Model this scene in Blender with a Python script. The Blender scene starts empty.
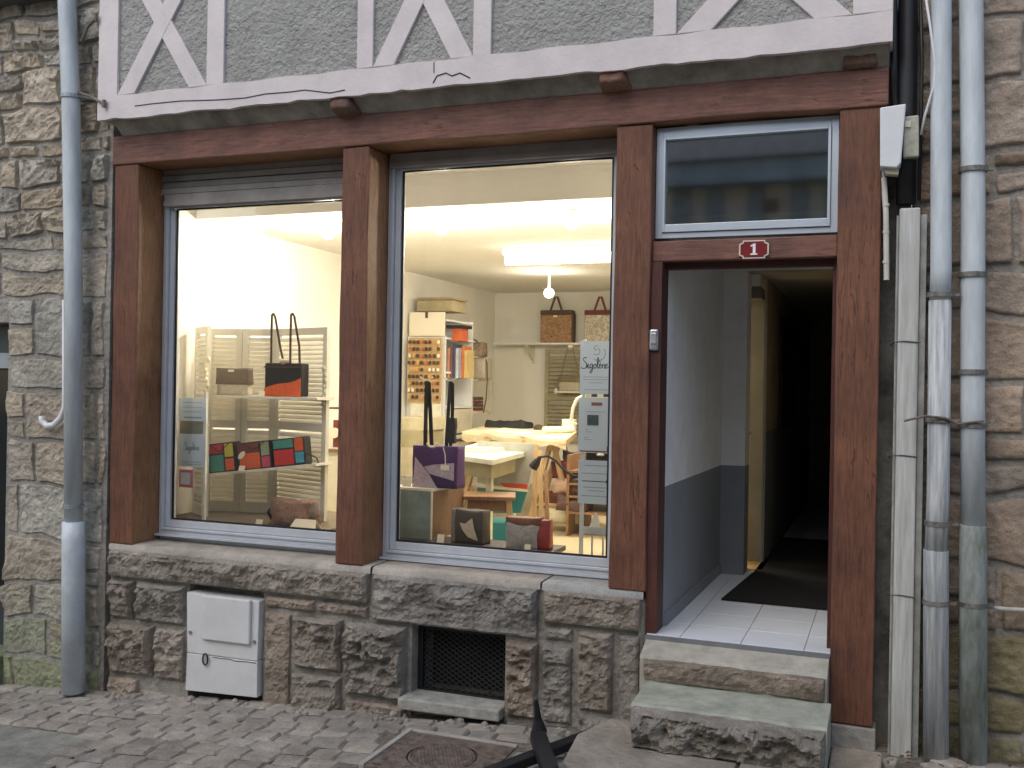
import bpy, bmesh, math, random
import numpy as np
from mathutils import Vector, Matrix, noise
random.seed(7)
S = bpy.context.scene
C = S.collection
# ------------------------------------------------------------------ camera
CAM = np.array([0.0, -5.0, 1.7])
YAW, PIT, ROL, FOC = 20.7526, 0.0636, 1.0058, 993.3
def cam_axes():
    y, p, r = map(math.radians, (YAW, PIT, ROL))
    f = np.array([-math.sin(y)*math.cos(p), math.cos(y)*math.cos(p), math.sin(p)])
    rt = np.array([math.cos(y), math.sin(y), 0.0]); up = np.cross(rt, f)
    return math.cos(r)*rt + math.sin(r)*up, -math.sin(r)*rt + math.cos(r)*up, f
RT, UP, FW = cam_axes()
cd = bpy.data.cameras.new('camera'); cam = bpy.data.objects.new('camera', cd); C.objects.link(cam)
cd.sensor_width = 36; cd.lens = FOC/1024*36; cd.clip_start = 0.05; cd.clip_end = 500
m = Matrix.Identity(4)
for i in range(3):
    m[i][0] = RT[i]; m[i][1] = UP[i]; m[i][2] = -FW[i]; m[i][3] = CAM[i]
cam.matrix_world = m
S.camera = cam
# ------------------------------------------------------------------ light
SUN_EL, SUN_ROT = 48, 200
w = bpy.data.worlds.new('World'); S.world = w; w.use_nodes = True
nt = w.node_tree; bg = nt.nodes['Background']
sky = nt.nodes.new('ShaderNodeTexSky'); sky.sky_type = 'NISHITA'; sky.sun_disc = False
sky.sun_elevation = math.radians(SUN_EL); sky.sun_rotation = math.radians(SUN_ROT)
sky.air_density = 1.0; sky.dust_density = 2.0; sky.ozone_density = 1.0
nt.links.new(sky.outputs[0], bg.inputs[0]); bg.inputs[1].default_value = 0.15
sd = bpy.data.lights.new('sun', 'SUN'); so = bpy.data.objects.new('sun', sd); C.objects.link(so)
sd.energy = 0.7; sd.angle = math.radians(60); sd.color = (1.0, 0.95, 0.88)
az = math.radians(SUN_ROT)
sdir = Vector((math.sin(az)*math.cos(math.radians(SUN_EL)), math.cos(az)*math.cos(math.radians(SUN_EL)), math.sin(math.radians(SUN_EL))))
so.rotation_euler = sdir.to_track_quat('Z', 'Y').to_euler(); so.location = (0, -5, 12)
S.view_settings.view_transform = 'Standard'; S.view_settings.look = 'None'
S.view_settings.gamma = 1; S.view_settings.use_curve_mapping = False
S.view_settings.exposure = 0.35
S.render.engine = 'CYCLES'
LAMP = 1.35
# ------------------------------------------------------------------ helpers
def at(px, py, x=None, y=None, z=None):
    d = FW + RT*(px-512)/FOC - UP*(py-384)/FOC
    t = (x-CAM[0])/d[0] if x is not None else (y-CAM[1])/d[1] if y is not None else (z-CAM[2])/d[2]
    return Vector(CAM + d*t)
def X(px, y, py=384): return at(px, py, y=y).x
def Z(px, py, y): return at(px, py, y=y).z
def ground(x): return 0.02 + 0.067*min(x, 0.0)

def _n(m, t, **k):
    n = m.node_tree.nodes.new(t)
    for a, v in k.items(): setattr(n, a, v)
    return n
def mat(name, col, rough=.6, metal=0., var=.12, scale=6., bump=0., bscale=60., stretch=(1,1,1), col2=None, tint=False, spec=.5, cmix=None, emit=0, detail=5):
    m = bpy.data.materials.new(name); m.use_nodes = True
    nt = m.node_tree; b = nt.nodes['Principled BSDF']; L = nt.links
    b.inputs['Roughness'].default_value = rough; b.inputs['Metallic'].default_value = metal
    b.inputs['Specular IOR Level'].default_value = spec
    tc = _n(m, 'ShaderNodeTexCoord'); mp = _n(m, 'ShaderNodeMapping'); mp.inputs['Scale'].default_value = stretch
    L.new(tc.outputs['Object'], mp.inputs[0])
    nz = _n(m, 'ShaderNodeTexNoise'); nz.inputs['Scale'].default_value = scale; nz.inputs['Detail'].default_value = detail; nz.inputs['Roughness'].default_value = .65
    L.new(mp.outputs[0], nz.inputs['Vector'])
    rp = _n(m, 'ShaderNodeValToRGB'); L.new(nz.outputs['Fac'], rp.inputs[0])
    a = [max(0, c*(1-var*1.6)) for c in col]; c2 = col2 or [min(1, c*(1+var*1.3)) for c in col]
    rp.color_ramp.elements[0].position = .32; rp.color_ramp.elements[0].color = (*a, 1)
    rp.color_ramp.elements[1].position = .68; rp.color_ramp.elements[1].color = (*c2, 1)
    out = rp.outputs[0]
    if tint:
        at_ = _n(m, 'ShaderNodeAttribute', attribute_name='tint')
        mx = _n(m, 'ShaderNodeMix', data_type='RGBA', blend_type='MULTIPLY'); mx.inputs[0].default_value = 1
        L.new(out, mx.inputs[6]); L.new(at_.outputs[0], mx.inputs[7]); out = mx.outputs[2]
    L.new(out, b.inputs['Base Color'])
    if bump:
        n2 = _n(m, 'ShaderNodeTexNoise'); n2.inputs['Scale'].default_value = bscale; n2.inputs['Detail'].default_value = 6; n2.inputs['Roughness'].default_value = .6
        L.new(mp.outputs[0], n2.inputs['Vector'])
        bp = _n(m, 'ShaderNodeBump'); bp.inputs['Strength'].default_value = min(1, bump); bp.inputs['Distance'].default_value = .01*max(1, bump)
        L.new(n2.outputs['Fac'], bp.inputs['Height']); L.new(bp.outputs[0], b.inputs['Normal'])
    if emit:
        L.new(out, b.inputs['Emission Color']); b.inputs['Emission Strength'].default_value = emit
    return m
def wood(name, dark, light, stretch, rough=.65, crack=.35):
    m = bpy.data.materials.new(name); m.use_nodes = True
    nt = m.node_tree; b = nt.nodes['Principled BSDF']; L = nt.links
    tc = _n(m, 'ShaderNodeTexCoord')
    mp = _n(m, 'ShaderNodeMapping'); mp.inputs['Scale'].default_value = stretch; L.new(tc.outputs['Object'], mp.inputs[0])
    nz = _n(m, 'ShaderNodeTexNoise'); nz.inputs['Scale'].default_value = 14; nz.inputs['Detail'].default_value = 8; nz.inputs['Roughness'].default_value = .7
    L.new(mp.outputs[0], nz.inputs['Vector'])
    big = _n(m, 'ShaderNodeTexNoise'); big.inputs['Scale'].default_value = 2.6; big.inputs['Detail'].default_value = 6; big.inputs['Roughness'].default_value = .7
    L.new(tc.outputs['Object'], big.inputs['Vector'])
    mm = _n(m, 'ShaderNodeMix'); mm.inputs[0].default_value = .5; L.new(nz.outputs['Fac'], mm.inputs[2]); L.new(big.outputs['Fac'], mm.inputs[3])
    rp = _n(m, 'ShaderNodeValToRGB'); L.new(mm.outputs[0], rp.inputs[0])
    rp.color_ramp.elements[0].position = .36; rp.color_ramp.elements[0].color = (*dark, 1)
    rp.color_ramp.elements[1].position = .66; rp.color_ramp.elements[1].color = (*light, 1)
    # drying cracks: thin dark lines along the grain
    mp2 = _n(m, 'ShaderNodeMapping'); mp2.inputs['Scale'].default_value = [s*.55 for s in stretch]; L.new(tc.outputs['Object'], mp2.inputs[0])
    ck = _n(m, 'ShaderNodeTexNoise'); ck.inputs['Scale'].default_value = 9; ck.inputs['Detail'].default_value = 2
    L.new(mp2.outputs[0], ck.inputs['Vector'])
    ab = _n(m, 'ShaderNodeMath', operation='SUBTRACT'); L.new(ck.outputs['Fac'], ab.inputs[0]); ab.inputs[1].default_value = .5
    ab2 = _n(m, 'ShaderNodeMath', operation='ABSOLUTE'); L.new(ab.outputs[0], ab2.inputs[0])
    lt = _n(m, 'ShaderNodeMapRange'); L.new(ab2.outputs[0], lt.inputs[0]); lt.inputs[1].default_value = 0; lt.inputs[2].default_value = .012
    brk = _n(m, 'ShaderNodeMapRange'); L.new(big.outputs['Fac'], brk.inputs[0]); brk.inputs[1].default_value = .5; brk.inputs[2].default_value = .6
    mxx = _n(m, 'ShaderNodeMath', operation='MAXIMUM'); L.new(lt.outputs[0], mxx.inputs[0])
    inv = _n(m, 'ShaderNodeMath', operation='SUBTRACT'); inv.inputs[0].default_value = 1; L.new(brk.outputs[0], inv.inputs[1]); L.new(inv.outputs[0], mxx.inputs[1])
    mr = _n(m, 'ShaderNodeMapRange'); L.new(mxx.outputs[0], mr.inputs[0]); mr.inputs[3].default_value = crack; mr.inputs[4].default_value = 1
    mx = _n(m, 'ShaderNodeMix', data_type='RGBA', blend_type='MULTIPLY'); mx.inputs[0].default_value = 1
    L.new(rp.outputs[0], mx.inputs[6]); L.new(mr.outputs[0], mx.inputs[7])
    L.new(mx.outputs[2], b.inputs['Base Color'])
    b.inputs['Roughness'].default_value = rough
    hh = _n(m, 'ShaderNodeMath', operation='ADD'); L.new(mm.outputs[0], hh.inputs[0]); L.new(mxx.outputs[0], hh.inputs[1])
    bp = _n(m, 'ShaderNodeBump'); bp.inputs['Strength'].default_value = .5; bp.inputs['Distance'].default_value = .006
    L.new(hh.outputs[0], bp.inputs['Height']); L.new(bp.outputs[0], b.inputs['Normal'])
    return m
def glass(name, extra=0.0, tintc=(1, 1, 1)):
    m = bpy.data.materials.new(name); m.use_nodes = True
    nt = m.node_tree; nt.nodes.clear(); L = nt.links
    o = _n(m, 'ShaderNodeOutputMaterial'); mix = _n(m, 'ShaderNodeMixShader'); t = _n(m, 'ShaderNodeBsdfTransparent'); g = _n(m, 'ShaderNodeBsdfGlossy')
    t.inputs[0].default_value = (*tintc, 1); g.inputs['Roughness'].default_value = 0.01+extra*.07
    fr = _n(m, 'ShaderNodeFresnel'); fr.inputs[0].default_value = 1.45
    ad = _n(m, 'ShaderNodeMath', operation='ADD'); ad.use_clamp = True; L.new(fr.outputs[0], ad.inputs[0]); ad.inputs[1].default_value = extra
    L.new(ad.outputs[0], mix.inputs[0]); L.new(t.outputs[0], mix.inputs[1]); L.new(g.outputs[0], mix.inputs[2]); L.new(mix.outputs[0], o.inputs[0])
    return m
def glow(name, col, strength):
    m = bpy.data.materials.new(name); m.use_nodes = True
    b = m.node_tree.nodes['Principled BSDF']; b.inputs['Base Color'].default_value = (*col, 1)
    b.inputs['Emission Color'].default_value = (*col, 1); b.inputs['Emission Strength'].default_value = strength
    return m
def pattern(name, cols, scale=40., kind='voronoi', rough=.8):
    m = bpy.data.materials.new(name); m.use_nodes = True
    nt = m.node_tree; b = nt.nodes['Principled BSDF']; L = nt.links; b.inputs['Roughness'].default_value = rough
    tc = _n(m, 'ShaderNodeTexCoord')
    nz = _n(m, 'ShaderNodeTexNoise'); nz.inputs['Scale'].default_value = scale*.5; nz.inputs['Distortion'].default_value = 1.5; nz.inputs['Detail'].default_value = 2
    L.new(tc.outputs['Object'], nz.inputs['Vector'])
    rp = _n(m, 'ShaderNodeValToRGB'); L.new(nz.outputs['Fac'], rp.inputs[0]); rp.color_ramp.interpolation = 'CONSTANT' if kind == 'hard' else 'LINEAR'
    e = rp.color_ramp.elements
    while len(e) < len(cols): e.new(.5)
    for i, c in enumerate(cols): e[i].position = .3 + .4*i/(len(cols)-1 or 1); e[i].color = (*c, 1)
    L.new(rp.outputs[0], b.inputs['Base Color'])
    return m

def rocky(name, col, var=.25, speck=.35, dist=.022, rough=.88):
    m = bpy.data.materials.new(name); m.use_nodes = True
    nt = m.node_tree; b = nt.nodes['Principled BSDF']; L = nt.links; b.inputs['Roughness'].default_value = rough; b.inputs['Specular IOR Level'].default_value = .3
    tc = _n(m, 'ShaderNodeTexCoord')
    def N(sc, det, ro=.65): x = _n(m, 'ShaderNodeTexNoise'); x.inputs['Scale'].default_value = sc; x.inputs['Detail'].default_value = det; x.inputs['Roughness'].default_value = ro; L.new(tc.outputs['Object'], x.inputs['Vector']); return x
    big = N(6, 6); rp = _n(m, 'ShaderNodeValToRGB'); L.new(big.outputs['Fac'], rp.inputs[0])
    e = rp.color_ramp.elements; e[0].position = .33; e[1].position = .67
    e[0].color = (*[c*(1-var*1.3) for c in col], 1); e[1].color = (*[c*(1+var) for c in col], 1)
    g = N(150, 3, .8); mr = _n(m, 'ShaderNodeMapRange'); L.new(g.outputs['Fac'], mr.inputs[0]); mr.inputs[1].default_value = .32; mr.inputs[2].default_value = .68; mr.inputs[3].default_value = 1-speck; mr.inputs[4].default_value = 1+speck
    st = N(2.3, 8, .7); mr2 = _n(m, 'ShaderNodeMapRange'); L.new(st.outputs['Fac'], mr2.inputs[0]); mr2.inputs[1].default_value = .38; mr2.inputs[2].default_value = .62; mr2.inputs[3].default_value = .78; mr2.inputs[4].default_value = 1.15
    at_ = _n(m, 'ShaderNodeAttribute', attribute_name='tint')
    def mul(a, c): x = _n(m, 'ShaderNodeMix', data_type='RGBA', blend_type='MULTIPLY'); x.inputs[0].default_value = 1; L.new(a, x.inputs[6]); L.new(c, x.inputs[7]); return x.outputs[2]
    o = mul(mul(mul(rp.outputs[0], mr.outputs[0]), mr2.outputs[0]), at_.outputs[0]); L.new(o, b.inputs['Base Color'])
    vo = _n(m, 'ShaderNodeTexVoronoi', feature='F1'); vo.inputs['Scale'].default_value = 26; L.new(tc.outputs['Object'], vo.inputs['Vector'])
    h1 = N(28, 8, .75); ad = _n(m, 'ShaderNodeMath', operation='MULTIPLY_ADD'); L.new(vo.outputs['Distance'], ad.inputs[0]); ad.inputs[1].default_value = .5; L.new(h1.outputs['Fac'], ad.inputs[2])
    bp = _n(m, 'ShaderNodeBump'); bp.inputs['Strength'].default_value = 1; bp.inputs['Distance'].default_value = dist; L.new(ad.outputs[0], bp.inputs['Height']); L.new(bp.outputs[0], b.inputs['Normal'])
    return m
class MB:
    def __init__(s): s.v = []; s.f = []; s.t = []
    def add(s, vs, fs, tint=None):
        o = len(s.v); s.v += [tuple(v) for v in vs]; s.f += [tuple(i+o for i in f) for f in fs]
        s.t += [tint or (1, 1, 1)]*len(vs); return s
    def box(s, x0, x1, y0, y1, z0, z1, tint=None):
        x0, x1 = min(x0, x1), max(x0, x1); y0, y1 = min(y0, y1), max(y0, y1); z0, z1 = min(z0, z1), max(z0, z1)
        return s.add([(x0,y0,z0),(x1,y0,z0),(x1,y1,z0),(x0,y1,z0),(x0,y0,z1),(x1,y0,z1),(x1,y1,z1),(x0,y1,z1)],
                     [(0,3,2,1),(4,5,6,7),(0,1,5,4),(1,2,6,5),(2,3,7,6),(3,0,4,7)], tint)
    def prism(s, poly, y0, y1):      # polygon in x,z extruded in y
        n = len(poly); A = sum(poly[i][0]*poly[(i+1)%n][1]-poly[(i+1)%n][0]*poly[i][1] for i in range(n))
        if A < 0: poly = poly[::-1]
        vs = [(x, y0, z) for x, z in poly]+[(x, y1, z) for x, z in poly]
        fs = [tuple(range(n)), tuple(reversed(range(n, 2*n)))]+[((i+1)%n, i, i+n, (i+1)%n+n) for i in range(n)]
        return s.add(vs, fs)
    def slab(s, poly, z0, z1):       # polygon in x,y extruded in z
        n = len(poly); A = sum(poly[i][0]*poly[(i+1)%n][1]-poly[(i+1)%n][0]*poly[i][1] for i in range(n))
        if A < 0: poly = poly[::-1]
        vs = [(x, y, z0) for x, y in poly]+[(x, y, z1) for x, y in poly]
        fs = [tuple(reversed(range(n))), tuple(range(n, 2*n))]+[(i, (i+1)%n, (i+1)%n+n, i+n) for i in range(n)]
        return s.add(vs, fs)
    def bar(s, a, b, w, d=None, side=None):   # square bar between two points
        a = Vector(a); b = Vector(b); d = d or w; ax = (b-a).normalized()
        sd = Vector(side) if side else (Vector((0, 0, 1)) if abs(ax.z) < .9 else Vector((1, 0, 0)))
        u = ax.cross(sd).normalized(); v = ax.cross(u).normalized()
        vs = [p+u*i*w/2+v*j*d/2 for p in (a, b) for i, j in ((-1,-1),(1,-1),(1,1),(-1,1))]
        return s.add(vs, [(0,1,2,3),(7,6,5,4),(0,4,5,1),(1,5,6,2),(2,6,7,3),(3,7,4,0)])
    def tube(s, pts, r, n=10, cap=True):
        pts = [Vector(p) for p in pts]; rs = r if isinstance(r, (list, tuple)) else [r]*len(pts)
        rings = []; pu = None
        for i, p in enumerate(pts):
            t = (pts[min(i+1, len(pts)-1)]-pts[max(i-1, 0)]).normalized()
            if pu is None: pu = t.cross(Vector((0, 0, 1)) if abs(t.z) < .9 else Vector((1, 0, 0))).normalized()
            u = (pu-t*pu.dot(t)).normalized(); pu = u; v = t.cross(u)
            rings.append([p+(u*math.cos(2*math.pi*k/n)+v*math.sin(2*math.pi*k/n))*rs[i] for k in range(n)])
        vs = [q for rg in rings for q in rg]; fs = []
        for i in range(len(pts)-1):
            for k in range(n): fs.append((i*n+k, i*n+(k+1)%n, (i+1)*n+(k+1)%n, (i+1)*n+k))
        if cap: fs += [tuple(reversed(range(n))), tuple(range((len(pts)-1)*n, len(pts)*n))]
        return s.add(vs, fs)
    def strap(s, pts, w, t, wd=(1, 0, 0)):   # flat ribbon with thickness along points, width direction wd
        pts = [Vector(p) for p in pts]; wd = Vector(wd); vs = []; n = len(pts)
        for i, p in enumerate(pts):
            tg = (pts[min(i+1, n-1)]-pts[max(i-1, 0)]).normalized(); nn = tg.cross(wd).normalized()
            vs += [p-wd*w/2-nn*t/2, p+wd*w/2-nn*t/2, p+wd*w/2+nn*t/2, p-wd*w/2+nn*t/2]
        fs = [(0,1,2,3), tuple(reversed(range(4*n-4, 4*n)))]
        for i in range(n-1):
            for k in range(4): fs.append((4*i+k, 4*i+4+k, 4*i+4+(k+1)%4, 4*i+(k+1)%4))
        return s.add(vs, fs)
    def lathe(s, prof, c=(0, 0, 0), n=20):
        vs = [(c[0]+r*math.cos(2*math.pi*k/n), c[1]+r*math.sin(2*math.pi*k/n), c[2]+z) for r, z in prof for k in range(n)]
        fs = [(i*n+k, i*n+(k+1)%n, (i+1)*n+(k+1)%n, (i+1)*n+k) for i in range(len(prof)-1) for k in range(n)]
        fs += [tuple(reversed(range(n))), tuple(range((len(prof)-1)*n, len(prof)*n))]
        return s.add(vs, fs)
    def soft(s, w, d, h, sag=.02, taper=.9, nz=.004, c=(0, 0, 0), n=8, seed=0):  # stuffed bag body standing on z=0
        vs = []; idx = {}; fs = []
        def V(i, j, k):
            key = (i, j, k)
            if key in idx: return idx[key]
            u, v, q = 2*i/n-1, 2*j/n-1, k/n
            tp = taper+(1-taper)*(1-q)
            x = u*w/2*(1-.02*(1-abs(2*q-1))); y = v*d/2*tp
            if abs(v) == 1: y += v*sag*(1-u*u)*math.sin(math.pi*min(1, q*.9+.1))
            if abs(u) == 1: x += u*sag*.4*(1-v*v)*math.sin(math.pi*q)
            z = q*h-(.3*sag*(1-u*u) if q == 1 else 0)
            e = noise.noise_vector(Vector((x*14+seed*3.1, y*14, z*14+seed)))*nz
            vs.append((c[0]+x+e.x, c[1]+y+e.y, c[2]+max(0, z+(e.z if k else 0)))); idx[key] = len(vs)-1; return idx[key]
        for i in range(n):
            for j in range(n):
                fs.append((V(i,0,j), V(i+1,0,j), V(i+1,0,j+1), V(i,0,j+1)))
                fs.append((V(i+1,n,j), V(i,n,j), V(i,n,j+1), V(i+1,n,j+1)))
                fs.append((V(0,i+1,j), V(0,i,j), V(0,i,j+1), V(0,i+1,j+1)))
                fs.append((V(n,i,j), V(n,i+1,j), V(n,i+1,j+1), V(n,i,j+1)))
                fs.append((V(i,j,n), V(i+1,j,n), V(i+1,j+1,n), V(i,j+1,n)))
                fs.append((V(i,j+1,0), V(i+1,j+1,0), V(i+1,j,0), V(i,j,0)))
        return s.add(vs, fs)
    def build(s, name, m, parent=None, org=None, bevel=0, smooth=False, seg=2, local=False):
        # verts are world coordinates unless local; origin = parent's location, or org
        if org is None: org = Vector(parent.get('_o', (0, 0, 0))) if (parent is not None and not local) else Vector((0, 0, 0))
        org = Vector(org)
        me = bpy.data.meshes.new(name)
        po = Vector(parent.get('_o', (0, 0, 0))) if parent is not None else Vector((0, 0, 0))
        me.from_pydata([tuple(Vector(v)-org) for v in s.v], [], s.f)
        if any(t != (1, 1, 1) for t in s.t) or any(nn.type == 'ATTRIBUTE' for nn in m.node_tree.nodes):
            ca = me.color_attributes.new('tint', 'FLOAT_COLOR', 'POINT')
            for i, t in enumerate(s.t): ca.data[i].color = (*t, 1)
        me.materials.append(m)
        if smooth: me.polygons.foreach_set('use_smooth', [True]*len(me.polygons))
        me.update()
        o = bpy.data.objects.new(name, me); C.objects.link(o)
        o['_o'] = tuple(org) if not local else (0, 0, 0)
        if parent is not None:
            o.parent = parent; o.location = (0, 0, 0) if local else org-po
        else: o.location = org
        if bevel:
            b = o.modifiers.new('bevel', 'BEVEL'); b.width = bevel; b.segments = seg; b.limit_method = 'ANGLE'; b.angle_limit = math.radians(40)
        return o
def tag(o, label=None, cat=None, group=None, kind=None):
    if label: o['label'] = label
    if cat: o['category'] = cat
    if group: o['group'] = group
    if kind: o['kind'] = kind
    return o
def thing(name, label, cat, loc=(0, 0, 0), rz=0, group=None):
    o = bpy.data.objects.new(name, None); C.objects.link(o); o.location = loc; o.rotation_euler = (0, 0, rz)
    o.empty_display_size = .05; o['_o'] = tuple(loc)
    return tag(o, label, cat, group)
def copy_tree(o, parent=None):
    c = o.copy(); C.objects.link(c)
    if parent is not None: c.parent = parent
    for ch in list(o.children): copy_tree(ch, c)
    return c

# vectorised value noise for rock faces
_rng = np.random.RandomState(3); _T = _rng.rand(256, 256)
def vn(x, y):
    xi = np.floor(x).astype(int); yi = np.floor(y).astype(int); fx = x-xi; fy = y-yi
    fx = fx*fx*(3-2*fx); fy = fy*fy*(3-2*fy)
    g = lambda a, b: _T[a % 256, b % 256]
    return (g(xi,yi)*(1-fx)+g(xi+1,yi)*fx)*(1-fy)+(g(xi,yi+1)*(1-fx)+g(xi+1,yi+1)*fx)*fy
def fbm(x, y, o=4, ridged=False):
    s = 0; a = 1; t = 0
    for i in range(o):
        n = vn(x+17.3*i, y+9.1*i)
        if ridged: n = 1-abs(2*n-1)
        s = s+a*n; t += a; a *= .5; x = x*2.03; y = y*2.03
    return s/t
def rock(mb, x0, x1, z0, z1, y, bulge=.03, res=.014, seed=0, tint=(1,1,1), rough=.5, margin=.02, wob=.006, flat=.0, axis='y', back=.06):
    """one stone of a wall: front face at y (towards -y), grid displaced; edges fall back to y+back"""
    nx = max(5, int((x1-x0)/res)); nz = max(5, int((z1-z0)/res))
    u = np.linspace(0, 1, nx+1); v = np.linspace(0, 1, nz+1); U, V = np.meshgrid(u, v)
    Xg = x0+(x1-x0)*U; Zg = z0+(z1-z0)*V
    ed = np.minimum(np.minimum(U, 1-U)*(x1-x0), np.minimum(V, 1-V)*(z1-z0))
    e = np.clip(ed/margin, 0, 1); e = e*e*(3-2*e)
    n1 = fbm(Xg*5+seed*3.7, Zg*6+seed*1.3, 2); n2 = fbm(Xg*13+seed, Zg*15, 5, True); n3 = fbm(Xg*60, Zg*60+seed, 3)
    up = .55+.45*np.clip((V-.15)*2.2, 0, 1)
    n4 = fbm(Xg*26+seed*2, Zg*26, 3, True)
    disp = bulge*e*up*(.35+1.3*(n1-.3)+rough*1.7*(n2-.45)+rough*.55*(n4-.5))*(1-flat)+.010*e*(n3-.5)+bulge*.3*e*flat+.008*flat*e*(n2-.5)
    Y = y-disp
    X0, Z0 = Xg, Zg; Xg = X0+wob*(fbm(X0*3.3+3, Z0*3.3+1, 3)-.5)*2; Zg = Z0+wob*(fbm(X0*2.7+33, Z0*3.3+5, 3)-.5)*2
    rim = (U == 0)|(U == 1)|(V == 0)|(V == 1)
    Y = np.where(rim, y+back, Y)
    c = np.stack([Xg, Y, Zg], -1).reshape(-1, 3)
    if axis == 'x': c = c[:, [1, 0, 2]]*np.array([1, 1, 1])
    fs = []
    for j in range(nz):
        for i in range(nx):
            a = j*(nx+1)+i
            fs.append((a, a+1, a+nx+2, a+nx+1))
    mb.add(c.tolist(), fs, tint)
def stone_tint(k=0, base=(1, .95, .88), var=.25):
    r = random.Random(k); b = 1-var/2+var*r.random(); h = (r.random()-.5)*.14
    return (base[0]*b*(1+h), base[1]*b, base[2]*b*(1-h))

# ------------------------------------------------------------------ materials
M = {}
M['stone'] = rocky('granite', (.40, .365, .325), .25, .35, .03)
M['stoneL'] = rocky('rubble_stone', (.47, .44, .385), .2, .25, .022)
M['mortar'] = rocky('mortar', (.37, .35, .31), .2, .2, .02)
M['mortarP'] = rocky('pale_mortar', (.42, .39, .34), .2, .2, .02)
M['sill'] = rocky('dressed_granite', (.43, .405, .36), .12, .22, .008)
M['postwood'] = wood('red_brown_oak_upright', (.07, .028, .018), (.24, .098, .05), (6, 6, .5))
M['goldwood'] = wood('golden_oak', (.15, .065, .03), (.40, .21, .10), (5, 5, .5))  # lighter golden wood for right-facing post sides and the beam underside
M['beamwood'] = wood('red_brown_oak_beam', (.085, .036, .027), (.31, .14, .095), (.5, 6, 6))
M['pinkpaint'] = mat('pale_pink_paint', (.68, .625, .61), .7, var=.06, scale=5, bump=.25, bscale=40)
M['render'] = mat('grey_roughcast', (.47, .465, .43), .9, var=.1, scale=5, bump=1.0, bscale=36)
nb = [n for n in M['render'].node_tree.nodes if n.type == 'BUMP'][0]; nb.inputs['Distance'].default_value = .05
M['cement'] = mat('old_cement', (.38, .35, .30), .9, var=.25, scale=6, bump=.7, bscale=50)
M['alu'] = mat('painted_aluminium', (.53, .56, .60), .4, metal=.15, var=.05)
M['aludark'] = mat('dark_window_channel', (.10, .10, .11), .4, metal=.3, var=.05)
M['white'] = mat('white_paint', (.78, .78, .76), .45, var=.04)
M['whiteplastic'] = mat('white_plastic', (.72, .74, .74), .35, var=.05, scale=3)
M['wall'] = mat('cream_wall', (.80, .77, .69), .9, var=.03, scale=2)
M['ceil'] = mat('cream_ceiling', (.80, .775, .71), .9, var=.02)
M['floor'] = mat('beige_floor', (.55, .45, .28), .5, var=.06)
M['glass'] = glass('window_glass', 0.0)
M['glassT'] = glass('transom_glass', 0.50, (.5, .55, .52))
M['pvc'] = mat('weathered_grey_plastic', (.54, .59, .61), .5, var=.14, scale=4, stretch=(3, 3, .5), bump=.2, bscale=60)
M['zinc'] = mat('peeling_painted_pipe', (.46, .50, .51), .6, var=.25, scale=9, stretch=(5, 5, .35), bump=.5, bscale=30, col2=(.66, .68, .68))
M['black'] = mat('black_metal', (.012, .012, .014), .5, var=.2)
M['iron'] = mat('rusty_cast_iron', (.17, .135, .11), .7, metal=.1, var=.35, scale=20, bump=.6, bscale=60)
M['dark'] = mat('dark_void', (.01, .01, .01), .95, var=.1)
M['cobble'] = rocky('granite_sett', (.39, .355, .305), .2, .25, .014, .75)
M['dirt'] = mat('joint_dirt', (.17, .15, .12), .95, var=.35, scale=25, bump=1, bscale=60)
M['patch'] = rocky('worn_concrete', (.27, .265, .23), .25, .25, .01)
M['flag'] = rocky('flagstone', (.36, .34, .30), .15, .22, .012)
M['tile'] = mat('white_floor_tile', (.76, .80, .84), .3, var=.03)
M['paper'] = mat('white_paper', (.62, .72, .80), .7, var=.02)
M['card'] = mat('cream_card', (.80, .74, .60), .7, var=.02)
M['ink'] = mat('dark_ink', (.05, .06, .08), .7, var=.02)
M['slat'] = mat('cream_louvre_paint', (.66, .62, .51), .6, var=.05)
M['lwood'] = wood('pale_pine', (.42, .27, .12), (.62, .43, .22), (6, 6, .6), .6, .8)
M['mwood'] = wood('brown_wood', (.18, .09, .04), (.34, .19, .09), (6, 6, .8), .5, .7)
M['tilewall'] = mat('lilac_white_wall', (.76, .76, .74), .8, var=.05, bump=.2, bscale=90)
M['wains'] = mat('blue_grey_wall', (.21, .23, .25), .7, var=.05, bump=.2, bscale=90)
def fab(n, c, r=.75, **k): return mat(n, c, r, var=.12, scale=60, bump=.2, bscale=200, **k)

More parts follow.
